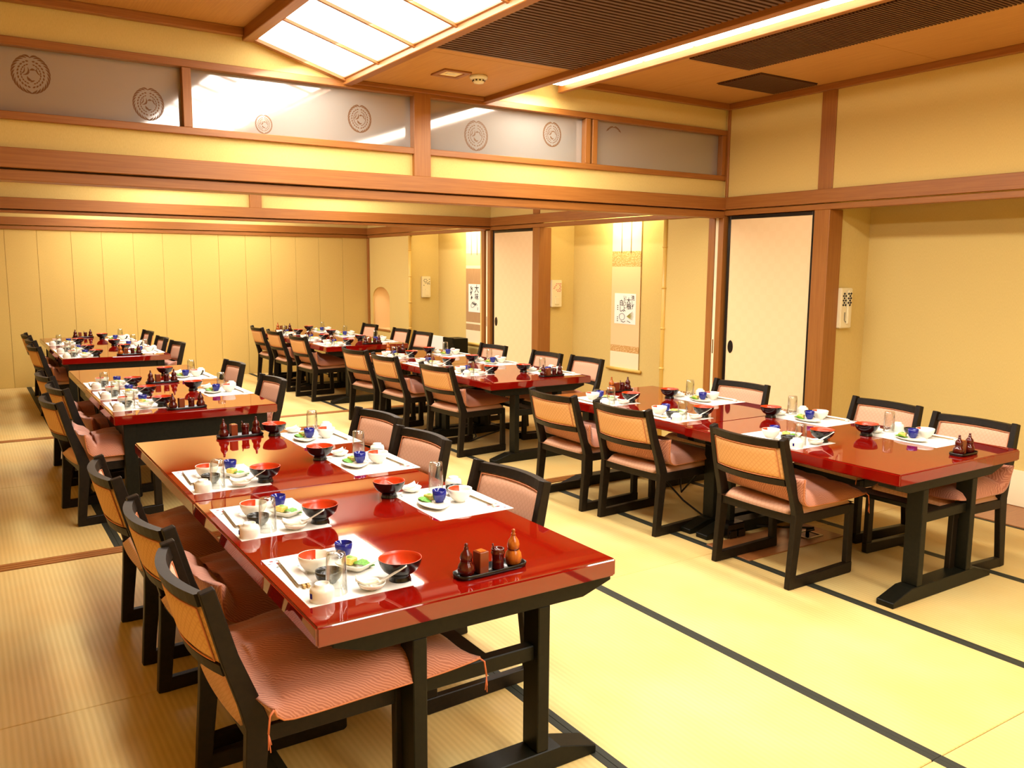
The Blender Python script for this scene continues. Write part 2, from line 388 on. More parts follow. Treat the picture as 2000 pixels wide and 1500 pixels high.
# ------------------------------------------------------------------ wall with doors and alcoves
def arch_wall(m, y0, y1, z0, z1, a0, a1, b0, b1, x0, x1):
    """wall slab y0..y1, z0..z1 with an arched hole a0..a1, b0..b1"""
    m.box(x0, x1, y0, a0, z0, z1); m.box(x0, x1, a1, y1, z0, z1); m.box(x0, x1, a0, a1, z0, b0)
    r = (a1-a0)/2; c = (a0+a1)/2; h = min(r, .19); zc = b1-h; n = 14
    for k in range(n):
        t0, t1 = PI*k/n, PI*(k+1)/n
        p = [(c-r*math.cos(t0), zc+h*math.sin(t0)), (c-r*math.cos(t1), zc+h*math.sin(t1))]
        m.prism([p[0], p[1], (p[1][0], z1), (p[0][0], z1)], 'x', x0, x1)
m = MB()
m.box(XW, XW+.1, YF, YB, 2.166, 3.1)                           # upper wall
m.box(XW, XW+.05, 5.24, 5.77, -.03, 2.02)                      # flush panel, middle room
m.box(XW, XW+.05, 9.0, 9.06, -.03, 2.02)
m.box(XW+.051, XW+.1, 4.1, 5.3, -.03, 2.1)
m.box(XW+.051, XW+.1, 7.84, 9.0, -.03, 2.1)
arch_wall(m, 11.06, 12.45, -.03, 2.02, 11.72, 12.35, .62, 1.27, XW, XW+.02)
wr = m.build('wall_right', 'wall', fix=True); struct(wr, 'long side wall of yellow cloth with alcoves and sliding doors', 'wall')
m = MB()
m.box(5.40, 5.95, 4.055, 4.10, -.03, 2.7); m.box(5.90, 5.95, YF, 4.055, .25, 2.7); m.box(5.5, 5.95, YF, 4.055, 2.65, 2.7)
struct(m.build('wall_alcove_front', 'wall'), 'deep plain alcove beside the front table, yellow cloth inside', 'alcove')
struct(MB().box(5.885, 5.90, YF, 4.05, .006, .25).build('baseboard_alcove', 'cream', bevel=.002), 'pale low skirting panel along the front alcove', 'skirting')
m = MB(); m.box(5.45, 5.95, 7.79, 7.83, -.03, 2.7); m.box(5.88, 5.95, 5.72, 7.79, -.03, 2.7); m.box(5.45, 5.95, 5.70, 5.74, -.03, 2.7); m.box(5.5, 5.95, 5.74, 7.79, 2.65, 2.7)
struct(m.build('wall_alcove_middle', 'wall'), 'middle room alcove holding the vegetable scroll', 'alcove')
m = MB(); m.box(5.42, 5.95, 11.06, 11.10, -.03, 2.7); m.box(5.88, 5.95, 9.0, 11.06, -.03, 2.7); m.box(5.45, 5.95, 9.02, 9.06, -.03, 2.7); m.box(5.5, 5.95, 9.06, 11.06, 2.65, 2.7)
struct(m.build('wall_alcove_rear', 'wall'), 'rear room alcove holding the fish scroll', 'alcove')
m = MB(); m.box(5.70, 5.74, 11.6, 12.45, .3, 1.5); m.box(5.421, 5.70, 11.66, 11.70, .3, 1.5); m.box(5.421, 5.70, 12.37, 12.41, .3, 1.5); m.box(5.421, 5.70, 11.7, 12.37, .58, .62); m.box(5.421, 5.70, 11.7, 12.37, 1.29, 1.33)
struct(m.build('wall_niche', 'niche'), 'arched cream niche in the far end of the door wall', 'niche')
struct(MB().box(5.385, 5.45, 11.70, 12.37, .600, .622).build('trim_6', 'wood_y', bevel=.003), 'small cedar sill of the arched niche', 'sill')
struct(MB().box(5.42, 5.90, YF, 4.05, -.03, .004).build('trim_7', 'board'), 'brown wooden board floor of the front alcove', 'floor')
struct(MB().box(5.42, 5.90, 5.74, 7.79, -.03, .004).build('trim_8', 'board'), 'brown wooden board floor of the middle alcove', 'floor')
struct(MB().box(5.42, 5.90, 9.06, 11.06, -.03, .004).build('trim_9', 'board'), 'brown wooden board floor of the rear alcove', 'floor')
n = 10
rm_name = ['front room', 'middle room', 'rear room']
for i, (a, b) in enumerate(ROOMS):
    struct(MB().box(XW-.032, XW, a, b, 2.066, 2.166).build('trim_%d' % n, 'wood_y', bevel=.003), 'cedar beam over the doors and alcove, '+rm_name[i], 'beam'); n += 1
    struct(MB().box(XW-.015, XW+.06, a, b, 2.018, 2.060).build('trim_%d' % n, 'wood_y', bevel=.003), 'thin grooved door lintel, '+rm_name[i], 'lintel'); n += 1
def post(y0, y1, x0, x1, z0, z1, lab, cat='post'):
    global n
    struct(MB().box(x0, x1, y0, y1, z0, z1).build('trim_%d' % n, 'wood_z', bevel=.003), lab, cat); n += 1
post(4.04, 4.175, XW-.012, XW+.145, 0, 2.018, 'square cedar post between the front sliding door and deep alcove')
post(7.78, 7.905, XW-.012, XW+.155, 0, 2.018, 'square cedar post between the middle sliding door and scroll alcove')
post(4.035, 4.16, XW-.012, XW+.01, 2.166, 2.87, 'short cedar post on the upper wall above the front door')
post(7.78, 7.905, XW-.012, XW+.01, 2.166, 2.87, 'short cedar post on the upper wall of the middle room')
post(5.069, 5.125, XW-.02, XW+.04, 0, 2.018, 'slim cedar post at the corner of the front partition')
post(5.165, 5.235, XW-.02, XW+.051, 0, 2.018, 'slim cedar jamb beside the pale door edge, middle room')
post(8.80, 8.86, XW-.02, XW+.04, 0, 2.018, 'slim cedar post at the corner of the rear partition')
post(8.94, 9.0, XW-.02, XW+.051, 0, 2.018, 'slim cedar jamb beside the rear alcove')
post(5.045, 5.069, XW-.018, XW+.001, 2.166, 2.87, 'thin cedar corner strip of the upper front wall')
post(11.74, 11.80, XW-.01, XW+.01, 2.166, 2.87, 'short cedar post on the upper wall of the rear room')
# parked door leaves seen edge-on
for y0, lab in ((5.128, 'pale edge of the door leaf parked at the front partition'), (8.87, 'pale edge of the door leaf parked at the rear partition')):
    t = empty('door_leaf', (XW, y0, 0)); tag(t, lab, 'door')
    MB().box(-.012, .03, 0, .034, .002, 2.015).build('leaf', 'cream', t, bevel=.002)
    MB().box(-.0135, -.0119, .012, .022, .86, .98).build('pull', 'brass', t)
# sliding doors
for k, (y0, y1, lab) in enumerate(((4.18, 5.045, 'tall cream paper sliding door with black frame beside the deep alcove'), (7.91, 8.785, 'tall cream paper sliding door with black frame between the two scroll alcoves'))):
    t = empty('door_%d' % (k+1), (XW+.012, (y0+y1)/2, 0)); struct(t, lab, 'door'); h = (y1-y0)/2
    MB().box(.004, .022, -h+.028, h-.028, .03, 1.985).build('door_paper', 'fusuma', t)
    m = MB(); m.box(-.002, .026, -h, -h+.028, .002, 2.014); m.box(-.002, .026, h-.028, h, .002, 2.014); m.box(-.002, .026, -h+.028, h-.028, 1.986, 2.014); m.box(-.002, .026, -h+.028, h-.028, .002, .03)
    m.build('door_frame', 'blacktrim', t, bevel=.002)
    hd = MB(); pts = [(h-.075+.028*math.cos(a)*(1 if abs(math.sin(a)) < .9 else .8), .93+.055*math.sin(a)) for a in [2*PI*q/16 for q in range(16)]]
    hd.prism(pts, 'x', -.001, .006).build('door_handle', 'blacktrim', t, fix=True, bevel=.001)

# ------------------------------------------------------------------ partitions with transoms
def crest(parent, x, z, y, r, seed, part=(0, 2*PI), name='crest', squash=1.):
    """round crest of feather strokes etched into the glass"""
    rnd = random.Random(seed); m = MB()
    def leaf(p, ang, L, wd, bend=0.):
        ps = []; n2 = 5
        up = []; dn = []
        for i in range(n2+1):
            t = i/n2; a = ang+bend*(t-.5); x0 = p[0]+L*(t-.5)*math.cos(ang)-bend*L*.5*(t-.5)**2*math.sin(ang)*2; z0 = p[1]+L*(t-.5)*math.sin(ang)+bend*L*.5*(t-.5)**2*math.cos(ang)*2
            ww = wd*math.sin(PI*min(max(t, .04), .96))
            up.append((x0-ww*math.sin(a), z0+ww*math.cos(a))); dn.append((x0+ww*math.sin(a), z0-ww*math.cos(a)))
        vs = [(x+squash*q[0], y, z+q[1]) for q in up+dn]; k = n2+1
        m.add(vs, [(i, i+1, k+i+1, k+i) for i in range(n2)], False)
    full = part[1] > 6
    for sgn in (-1, 1):
        for i in range(13):                                   # long outer feathers of the two wings
            a = PI/2+sgn*(.18+i*.235)
            if not full and not part[0] <= a <= part[1]: continue
            leaf((.84*r*math.cos(a), .84*r*math.sin(a)), a+sgn*(PI/2-.42), .38*r, .046*r, sgn*.5)
        if not full: continue
        for i in range(11):                                    # short inner feathers
            a = PI/2+sgn*(.25+i*.27); leaf((.60*r*math.cos(a), .60*r*math.sin(a)), a+sgn*(PI/2-.3), .15*r, .040*r)
        for i in range(10):
            a = PI/2+sgn*(.35+i*.27); leaf((.45*r*math.cos(a), .45*r*math.sin(a)), a+sgn*(PI/2), .12*r, .032*r)
        leaf((sgn*.30*r, .10*r), PI/2+sgn*.5, .42*r, .03*r, -sgn*.9)
    if full:
        leaf((-.12*r, .05*r), 1.0, .44*r, .05*r, 1.3); leaf((.08*r, .22*r), .1, .26*r, .05*r, -.6); leaf((.26*r, .17*r), -.5, .16*r, .028*r)
        leaf((-.1*r, -.25*r), -.7, .3*r, .06*r, .8); leaf((.06*r, -.32*r), .4, .24*r, .035*r)
    return m.build(name, 'crest', parent)
GX = [(-1.1, .02), (.02, 1.105), (1.153, 2.52), (2.64, 3.92), (4.03, 5.335)]
wn = 1
for k, (y0, y1) in enumerate(PT):
    nm = 'front partition' if k == 0 else 'rear partition'; zb = 2.0 if k == 0 else 2.03
    m = MB()
    m.box(XL, XW, y0+.022, y1-.022, 2.166, 2.305); m.box(XL, XW, y0+.022, y1-.022, 2.703, 3.08)
    struct(m.build('wall_partition_%s' % ('front' if k == 0 else 'rear'), 'wall'), 'yellow cloth wall bands above and below the glass of the '+nm, 'wall')
    for (a, b, z0, z1, lab) in ((y0-.03, y1+.03, 2.062, 2.162, 'broad cedar beam across the '+nm), (y0-.005, y1+.005, zb, 2.054, 'thin grooved lintel under the beam of the '+nm),
                                (y0-.004, y1+.004, 2.302, 2.342, 'lower cedar rail of the glass transom, '+nm), (y0-.004, y1+.004, 2.664, 2.705, 'upper cedar rail of the glass transom, '+nm)):
        struct(MB().box(XL, XW-.001, a, b, z0, z1).build('trim_%d' % n, 'wood', bevel=.003), lab, 'beam'); n += 1
    struct(MB().box(XL, XW-.001, y0+.02, y1-.02, 2.0545, 2.0615).build('trim_%d' % n, 'grille'), 'dark shadow groove between beam and lintel of the '+nm, 'groove'); n += 1
    for (a, b, z0, z1, lab) in ((2.52, 2.64, 2.163, 2.72, 'sturdy square cedar post dividing the transom glass of the '+nm), (1.105, 1.153, 2.343, 2.663, 'slender mullion between the two brightest transom panes, '+nm), (.02-.024, .02+.024, 2.343, 2.663, 'slender mullion beyond the leftmost transom pane, '+nm),
                                (3.92, 3.965, 2.343, 2.663, 'pale mullion nearer the centre post, '+nm), (3.985, 4.03, 2.343, 2.663, 'mullion nearer the door wall, '+nm), (5.335, 5.398, 2.343, 2.663, 'end mullion against the door wall, '+nm)):
        struct(MB().box(a, b, y0-.008 if b-a > .1 else y0+.002, y1+.008 if b-a > .1 else y1-.002, z0, z1).build('trim_%d' % n, 'wood_z', bevel=.002), lab, 'post'); n += 1
    for gi, (a, b) in enumerate(GX):
        t = empty('window_%d' % wn, ((a+b)/2, y0+.05, 2.342)); wn += 1
        struct(t, ['frosted transom pane beyond the first mullion, ', 'frosted transom pane with one faint and one brown crest, ', 'brightest frosted transom pane with two crests, ', 'frosted transom pane with two crests right of the thick post, ', 'dim frosted transom pane nearest the door wall, '][gi]+nm, 'window')
        w2 = (b-a)/2
        MB().box(-w2-.004, w2+.004, 0, .006, -.002, .325).build('glass_pane', 'frost', t)
        if k == 0:
            for (cx, cz, r) in ((.376, 2.541, .108), (.933, 2.453, .098), (1.565, 2.405, .062), (2.17, 2.495, .095), (3.016, 2.466, .113), (3.65, 2.53, .098)):
                if a < cx < b: crest(t, cx-t.location.x, cz-2.342, -.0012, r, int(cx*10), squash=.92)
            if gi == 4: crest(t, 4.22-t.location.x, 2.56-2.342, -.0012, .09, 5, part=(.6, 2.6))

# ------------------------------------------------------------------ ceiling
ce = MB(); ce.box(XL-.2, 6.2, YF-.2, YB+.2, 3.1, 3.2); ce = ce.build('ceiling', 'ceil'); struct(ce, 'brown board ceiling with a dropped middle strip', 'ceiling')
for i, (a, b) in enumerate(ROOMS):
    # boards of the higher and dropped fields
    yy = [b]; 
    while yy[-1] > a+.01: yy.append(max(a, yy[-1]-.91))
    for y1, y0 in zip(yy[:-1], yy[1:]):
        for (x0, x1, z) in ((XL, .2, 2.91), (.2, 1.50, 2.91), (2.06, 3.04, 2.71), (3.66, 4.53, 2.91), (4.53, 5.40, 2.91)):
            MB().box(x0+.0015, x1-.0015, y0+.0015, y1-.0015, z, z+.012).build('ceiling_board', 'ceil', ce)
    rn = rm_name[i]
    for (x0, x1, y0, y1, z0, z1, lab, mt) in (
        (1.44, 1.50, a, b-.001, 2.845, 2.95, 'raised cedar beam on the high edge of the lit panel, ', 'wood_y'),
        (2.045, 2.10, a, b-.001, 2.675, 2.765, 'cedar beam on the low edge of the lit panel, ', 'wood_y'),
        (3.035, 3.085, a, b-.001, 2.675, 2.765, 'cedar beam edging the dropped ceiling beside the strip light, ', 'wood_y'),
        (3.63, 3.67, a, b-.04, 2.80, 2.93, 'cedar board along the outer side of the strip light, ', 'wood_y'),
        (XW-.045, XW, a, b, 2.865, 2.91, 'cedar moulding where ceiling meets the door wall, ', 'wood_y'),
        (XL, 1.44, b-.045, b+.005, 2.865, 2.91, 'cedar moulding over the glass left of the lit panel, ', 'wood'),
        (2.10, 3.035, b-.03, b+.005, 2.685, 2.7095, 'cedar moulding under the dropped ceiling, ', 'wood'),
        (3.67, XW-.046, b-.045, b+.005, 2.865, 2.91, 'cedar moulding over the glass near the door wall, ', 'wood')):
        struct(MB().box(x0, x1, y0, y1, z0, z1).build('trim_%d' % n, mt, bevel=.003), lab+rn, 'beam'); n += 1
    struct(MB().box(3.085, 3.63, a, b, 2.96, 2.972).build('trim_%d' % n, 'cream'), 'pale inside of the cove above the strip light, '+rn, 'cove'); n += 1
    # slanted lit panel
    t = empty('ceiling_light', (0, 0, 0)); tag(t, 'slanted bright white shoji light panel in the ceiling, '+rn, 'light')
    pz = lambda x: 2.868-(x-1.50)*(.158/.55)
    m = MB()
    for (xa, xb) in ((1.50, 1.515), (2.033, 2.046)):
        m.prism([(xa, pz(xa)-.008), (xb, pz(xb)-.008), (xb, pz(xb)+.02), (xa, pz(xa)+.02)], 'y', a, b)
    m.prism([(1.50, pz(1.5)-.02), (2.046, pz(2.046)-.02), (2.046, pz(2.046)+.02), (1.5, pz(1.5)+.02)], 'y', b-.045, b-.001)
    m.build('frame', 'wood_y', t, fix=True)
    yb = [b-.045]; y = 4.545 if i == 0 else b-.525
    while y > a+.05: yb.append(y); y -= .447
    yb.append(a)
    for q in range(len(yb)-1):
        top, bot = yb[q]-(.008 if q else 0), yb[q+1]+.008
        MB().prism([(1.515, pz(1.515)), (2.033, pz(2.033)), (2.033, pz(2.033)+.008), (1.515, pz(1.515)+.008)], 'y', bot, top).build('light_pane', 'panel', t, fix=True)
        if q: MB().prism([(1.50, pz(1.5)-.016), (2.06, pz(2.06)-.016), (2.06, pz(2.06)+.014), (1.5, pz(1.5)+.014)], 'y', yb[q]-.009, yb[q]+.009).build('crossbar', 'wood', t, fix=True)
    # strip light
    t = empty('strip_light', (0, 0, 0)); tag(t, 'long bright strip light in the ceiling cove, '+rn, 'light')
    MB().box(3.45, 3.628, a+.1, b-.08, 2.865, 2.90).build('tray', 'cream', t)
    y = b-.1
    while y > a+.2:
        y2 = max(a+.15, y-.43); mm = MB(); mm.box(3.462, 3.622, y2+.006, y-.006, 2.835, 2.8645).build('tube', 'tube', t, bevel=.008, seg=2); y = y2
# grilles
def grille(name, x0, x1, y0, y1, z, period, lab, parts):
    t = empty(name, ((x0+x1)/2, (y0+y1)/2, z)); tag(t, lab, 'vent grille'); w_, h_ = (x1-x0)/2, (y1-y0)/2
    MB().box(-w_, w_, -h_, h_, -.001, .002).build('backing', 'grille_back', t)
    k = int(2*h_/period)
    me = MB().box(-w_, w_, -.26*period, .26*period, -.014, -.001).mesh('slat', 'grille')
    if parts:
        for i in range(k):
            o = bpy.data.objects.new('slat', me); COL.objects.link(o); o.parent = t; o.location = (0, -h_+period*(i+.5), 0)
    else:
        m = MB()
        for i in range(k): c = -h_+period*(i+.5); m.box(-w_, w_, c-.26*period, c+.26*period, -.012, -.001)
        o = m.build('slats', 'grille', t); o['kind'] = 'stuff'
grille('ceiling_grille', 2.13, 3.01, -1.0, 4.07, 2.708, .036, 'wide dark brown slatted grille in the dropped ceiling', True)
grille('ceiling_grille', 3.985, 4.535, -1.0, 4.11, 2.908, .022, 'long narrow dark brown grille beside the strip light', False)
grille('ceiling_grille', 4.69, 5.29, 4.13, 4.54, 2.908, .02, 'small dark brown grille near the corner above the sliding door', False)
t = empty('smoke_detector', (2.68, 4.52, 2.71)); tag(t, 'round white smoke detector on the dropped ceiling', 'smoke detector')
MB().lathe([(0, 0), (.052, 0), (.055, -.012), (.05, -.02), (.04, -.022), (.034, -.022)], 28).build('base', 'white', t)
MB().lathe([(.034, -.022), (.034, -.034), (.028, -.044), (0, -.048)], 24).build('sensor', 'white', t)
m = MB()
for k in range(10):
    a = 2*PI*k/10; m.box(.034*math.cos(a)-.004, .034*math.cos(a)+.004, .034*math.sin(a)-.004, .034*math.sin(a)+.004, -.034, -.026)
m.build('slots', 'black', t)
t = empty('ceiling_plate', (2.51, 4.55, 2.71)); tag(t, 'square recessed downlight with wooden frame beside the smoke detector', 'light')
m = MB()
for q in ((-.09, .09, -.09, -.06), (-.09, .09, .06, .09), (-.09, -.06, -.06, .06), (.06, .09, -.06, .06)): m.box(*q, -.01, -.0005)
m.build('frame', 'wood', t, bevel=.002); MB().box(-.06, .06, -.06, .06, -.004, -.0005).build('cover', 'cream', t); MB().box(-.03, .03, -.02, .02, -.007, -.004).build('lamp', 'white', t)

# ------------------------------------------------------------------ alcove furnishing
def bamboo(x, y, h, lab, seed):
    t = empty('bamboo_post', (x, y, 0)); tag(t, lab, 'bamboo pole'); rnd = random.Random(seed)
    MB().tube([(0, 0, .004), (.001, .004, h*.5), (0, 0, h)], .021, 14).build('culm', 'bamboo', t)
    z = .27+rnd.random()*.1
    while z < h-.05:
        MB().lathe([(.020, -.012), (.0235, -.008), (.0285, -.003), (.0285, .001), (.023, .006), (.020, .012)], 16, (0, .002, z)).build('node', 'bamboo', t); z += .37
bamboo(XW-.003, 5.775, 2.016, 'slim bamboo pole beside the scroll alcove of the middle room', 3)
bamboo(XW-.003, 11.02, 2.016, 'slim bamboo pole at the edge of the rear scroll alcove', 5)
FONT_CACHE = {}
def glyph(m, ch, y, z, size, x, ink=0):
    """one written character as a flat mesh standing on the wall; viewed from -X, right = -Y"""
    if ch not in FONT_CACHE:
        cu = bpy.data.curves.new('glyph', 'FONT'); cu.body = ch; cu.size = 1; cu.offset = .012; cu.resolution_u = 2
        ob = bpy.data.objects.new('glyph', cu); COL.objects.link(ob)
        me = bpy.data.meshes.new_from_object(ob.evaluated_get(bpy.context.evaluated_depsgraph_get()))
        FONT_CACHE[ch] = ([v.co[:] for v in me.vertices], [tuple(p.vertices) for p in me.polygons])
        bpy.data.objects.remove(ob); bpy.data.curves.remove(cu); bpy.data.meshes.remove(me)
    vs, fs = FONT_CACHE[ch]
    m.mat(ink).add([(x, y-(v[0]-.45)*size, z+(v[1]-.35)*size) for v in vs], fs, False)
def scroll(y, ztop, zbot, lab, kind):
    X = 5.872; t = empty('hanging_scroll', (X, y, zbot)); tag(t, lab, 'scroll'); h = ztop-zbot; w_ = .228
    def strip(name, z0, z1, mat, ww=w_, x0=-.006, x1=0.): return MB().box(x0, x1, -ww, ww, z0, z1).build(name, mat, t)
    if kind == 1:
        strip('top_paper', h-.345, h, 'cream'); strip('upper_brocade', h-.505, h-.345, 'brocade'); strip('mount', .27, h-.505, 'mount'); strip('lower_brocade', .2, .27, 'brocade'); strip('hem', .02, .2, 'cream')
        pw, p0, p1 = .17, .50, .82
    else:
        strip('top_paper', h-.335, h, 'cream'); strip('upper_mount', h-.5, h-.335, 'mount'); strip('band', h-.54, h-.5, 'cream'); strip('mount', .31, h-.54, 'mount_brown'); strip('lower_band', .285, .31, 'cream'); strip('lower_mount', .2, .285, 'mount_brown'); strip('hem', .02, .2, 'cream')
        pw, p0, p1 = .155, .45, .83
    strip('paper', p0, p1, 'paper', pw, -.0085, -.006)
    MB().tube([(-.012, -w_-.045, .015), (-.012, w_+.045, .015)], .017, 12).build('roller', 'bamboo', t)
    for s in (-1, 1): MB().tube([(-.009, s*.075, h-.02), (-.009, s*.075, h-.36)], .004, 6).build('cord', 'mount_brown', t)
    m = MB(); xx = -.0095
    if kind == 1:
        cols = [('洗', .12, .115, .05), ('し', .12, .06, .045), ('け', .105, .02, .05), ('大', .055, .085, .06), ('根', .055, .025, .06), ('い', -.005, .12, .04), ('と', -.005, .085, .045), ('い', -.01, .045, .045), ('よ', -.015, -.005, .055), ('白', -.06, .06, .06), ('し', -.065, -.005, .055)]
        for ch, yy, zz, sz in cols: m = MB(); glyph(m, ch, -yy, p0+.16+zz, sz*1.15, xx); m.build('written_character', 'ink', t)
        for q, zz in enumerate((.02, .0, -.02, -.1, -.12, -.14)): MB().box(xx, xx+.001, .110, .124, p0+.17+zz-.006, p0+.17+zz+.004).build('signature_mark', 'ink', t)
        m = MB()
        for q in range(7):
            a = -.5+q*.17; m.tube([(xx, -.03, p0+.08), (xx, -.03-.06*math.cos(a), p0+.085+.05*math.sin(a)), (xx, -.03-.11*math.cos(a), p0+.09+.09*math.sin(a))], [.0015, .0035, .001], 5)
        m.build('leaf_painting', 'wash', t)
        m = MB(); pts = [(xx, .045+.045*math.cos(a)*1.0-.0, p0+.075+.035*math.sin(a)) for a in [2*PI*q/18 for q in range(19)]]
        m.tube(pts, .0022, 5); m.tube([(xx, .06, p0+.03), (xx, .02, p0+.018), (xx, -.01, p0+.03)], .003, 5); m.tube([(xx, -.04, p0+.035), (xx, -.09, p0+.02)], .003, 5); m.build('radish_painting', 'ink', t)
    else:
        for ch, yy, zz, sz in (('大', .06, .155, .12), ('味', .06, .05, .10)): m = MB(); glyph(m, ch, -yy, p0+.16+zz, sz, xx); m.build('written_character', 'ink', t)
        rnd = random.Random(4)
        for q in range(3):
            for r_ in range(5):
                c = (.075+rnd.uniform(-.02, .02), p0+.33-q*.065+rnd.uniform(-.02, .02)); a = rnd.uniform(0, PI); L = rnd.uniform(.014, .028)
                m = MB(); m.tube([(xx, c[0]-L*math.cos(a), c[1]-L*math.sin(a)), (xx, c[0]+L*math.cos(a), c[1]+L*math.sin(a))], .0035, 5); m.build('brush_stroke', 'ink', t)
        m = MB(); pts = [(xx, .03+.055*math.cos(a), p0+.10+.035*math.sin(a)-.015*math.cos(a)) for a in [2*PI*q/18 for q in range(19)]]
        m.tube(pts, .0025, 5)
        for q in range(5): m.tube([(xx, .05-.02*q, p0+.135-.004*q), (xx, .035-.02*q, p0+.105-.004*q)], .004, 5)
        m.tube([(xx, -.02, p0+.10), (xx, -.06, p0+.12), (xx, -.08, p0+.09)], [.004, .005, .002], 5); m.tube([(xx, -.095, p0+.03), (xx, -.095, p0+.07)], .003, 5); m.build('fish_painting', 'ink', t)
scroll(6.862, 2.10, .495, 'tall hanging scroll with radish painting and black brush writing on peach mount', 1)
scroll(10.0, 2.10, .52, 'hanging scroll with fish painting and bold writing on brown mount', 2)
def phone(x, y, lab, kind):
    t = empty('wall_phone', (x, y, 1.14)); tag(t, lab, 'phone')
    MB().box(-.067, .067, -.045, 0, 0, .302).build('body', 'plastic', t, bevel=.006, seg=2)
    MB().box(-.006, .026, -.062, -.0455, .03, .29).build('handset', 'plastic', t, bevel=.006, seg=2) if kind == 0 else MB().box(-.03, .03, -.052, -.0455, .03, .11).build('cradle', 'plastic', t, bevel=.004)
    m = MB(); rnd = random.Random(kind)
    for i in range(4):
        for j in range(6):
            if kind == 0 or rnd.random() < .6:
                cx = -.038+.0265*i+(.006 if j % 2 else -.004); cz = .175+.017*j; s = .0115
                if kind == 0: m.prism([(cx-s, cz), (cx, cz-s*.8), (cx+s, cz), (cx, cz+s*.8)], 'y', -.0645, -.0625) if -.01 < cx < .03 else m.prism([(cx-s, cz), (cx, cz-s*.8), (cx+s, cz), (cx, cz+s*.8)], 'y', -.047, -.0452)
                else: m.box(cx-.010, cx+.008, -.0465, -.0452, cz-.004, cz+.003)
    m.build('pattern', 'ink' if kind != 2 else 'inkred', t, fix=True)
    MB().tube([(-.02, -.0465, .12), (-.02, -.0465, .06), (-.005, -.0465, .045), (.012, -.0465, .06), (.012, -.0465, .07)], .0022, 6).build('cord_hook', 'inkgrey' if kind else 'ink', t)
phone(5.61, 4.055, 'ivory wall phone with dark purple pattern in the deep alcove', 0)
phone(5.62, 7.79, 'ivory wall phone with small floral print in the middle room alcove', 2)
phone(5.66, 11.06, 'ivory wall phone with black print lines in the rear alcove', 1)
t = empty('low_cabinet', (5.60, 10.06, .004)); tag(t, 'low dark cabinet with a white board leaning in front, rear alcove', 'cabinet')
MB().box(-.10, .12, -.14, .13, 0, .62).build('body', 'legs', t, bevel=.004); MB().box(-.12, -.1005, -.14, .13, .56, .63).build('drawer', 'legs', t, bevel=.003)
t = empty('white_board', (5.50, 10.42, .004)); tag(t, 'plain white board standing beside the low dark cabinet', 'board')
MB().box(-.012, .012, -.21, .21, .02, .63).build('sheet', 'paper', t, bevel=.002); MB().box(-.03, .03, -.2, .2, 0, .02).build('foot', 'metal', t)

# ------------------------------------------------------------------ tables
TZ = .67
def trestle(t, yc, ox=0):
    h = t
    def fin(m, name, **kw):
        for i, v in enumerate(m.v): m.v[i] = (v[0]+ox, v[1], v[2])
        m.build(name, 'legs', h, **kw)
    fin(MB().prism([(-.47, .612), (-.47, .585), (-.36, .55), (.36, .55), (.47, .585), (.47, .612)][::-1], 'y', yc-.045, yc+.045), 'bearer', bevel=.002, fix=True)
    fin(MB().prism([(-.425, 0), (.425, 0), (.425, .028), (.28, .07), (-.28, .07), (-.425, .028)], 'y', yc-.045, yc+.045), 'foot', bevel=.003, fix=True)
    for s in (-1, 1): fin(MB().box(s*.213-.022, s*.213+.022, yc-.042, yc+.042, .0702, .5498), 'leg', bevel=.003)
    fin(MB().box(-.1908, .1908, yc-.02, yc+.02, .372, .42), 'cross_rail', bevel=.003)
def tabletop(t, w_, y0, y1):
    MB().box(-w_/2, w_/2, y0, y1, .613, TZ).build('tabletop', 'lacquer', t, bevel=.006, seg=3)
def table_a(x, y, L, w_, lab, e0=.10, e1=.10, ox=0):
    t = empty('dining_table', (x, y, 0)); tag(t, lab, 'table')
    tabletop(t, w_, 0, L); trestle(t, e0, ox); trestle(t, L-e1, ox)
    MB().box(ox-.05, ox+.05, e0+.021, L-e1-.021, .385, .41).build('stretcher', 'legs', t, bevel=.003)
def table_b(x, y, L, w_, lab):
    t = empty('dining_table', (x, y, 0)); tag(t, lab, 'table'); tabletop(t, w_, 0, L)
    a = w_/2-.06
    for sx_ in (-1, 1):
        for yy in (.075, L-.075): MB().box(sx_*(a-.035)-.037, sx_*(a-.035)+.037, yy-.037, yy+.037, 0, .612).build('leg', 'legs', t, bevel=.003)
        MB().box(sx_*(a-.02)-.012, sx_*(a-.02)+.012, .113, L-.113, .46, .612).build('apron', 'legs', t)
    for yy in (.06, L-.06):
        MB().box(-a+.073, a-.073, yy-.012, yy+.012, .46, .612).build('apron', 'legs', t)
    for q in (-.06, .03): MB().box(q, q+.05, .05, .056, .445, .458).build('latch', 'metal', t)
table_a(1.19, 1.98, 1.36, .985, 'red lacquer table nearest the viewer at the front left', .085, .055, .035)
table_a(1.19, 3.342, 1.305, .985, 'red lacquer table pushed against the back of the nearest left table', .058, .1, .02)
table_b(1.22, 5.525, 1.39, 1.0, 'red lacquer table in the middle of the left row, nearer half')
table_b(1.22, 6.917, 1.24, .98, 'red lacquer table in the middle of the left row, farther half')
table_b(1.275, 9.20, 1.42, 1.0, 'red lacquer table at the far end of the left row, nearer half')
table_b(1.275, 10.622, 1.30, 1.0, 'red lacquer table at the far end of the left row, farther half')
table_a(3.995, 2.155, 1.36, 1.04, 'big red lacquer table at the front right with open chamfered trestle', .095, .075)
table_a(3.995, 3.518, 1.39, 1.0, 'red lacquer table behind the front right one, next to the sliding door', .06, .1)
table_a(3.955, 5.63, 1.35, 1.0, 'middle red lacquer table by the scroll alcove, nearer half', .1, .07)
table_a(3.955, 6.982, 1.35, 1.0, 'middle red lacquer table by the scroll alcove, farther half', .06, .1)
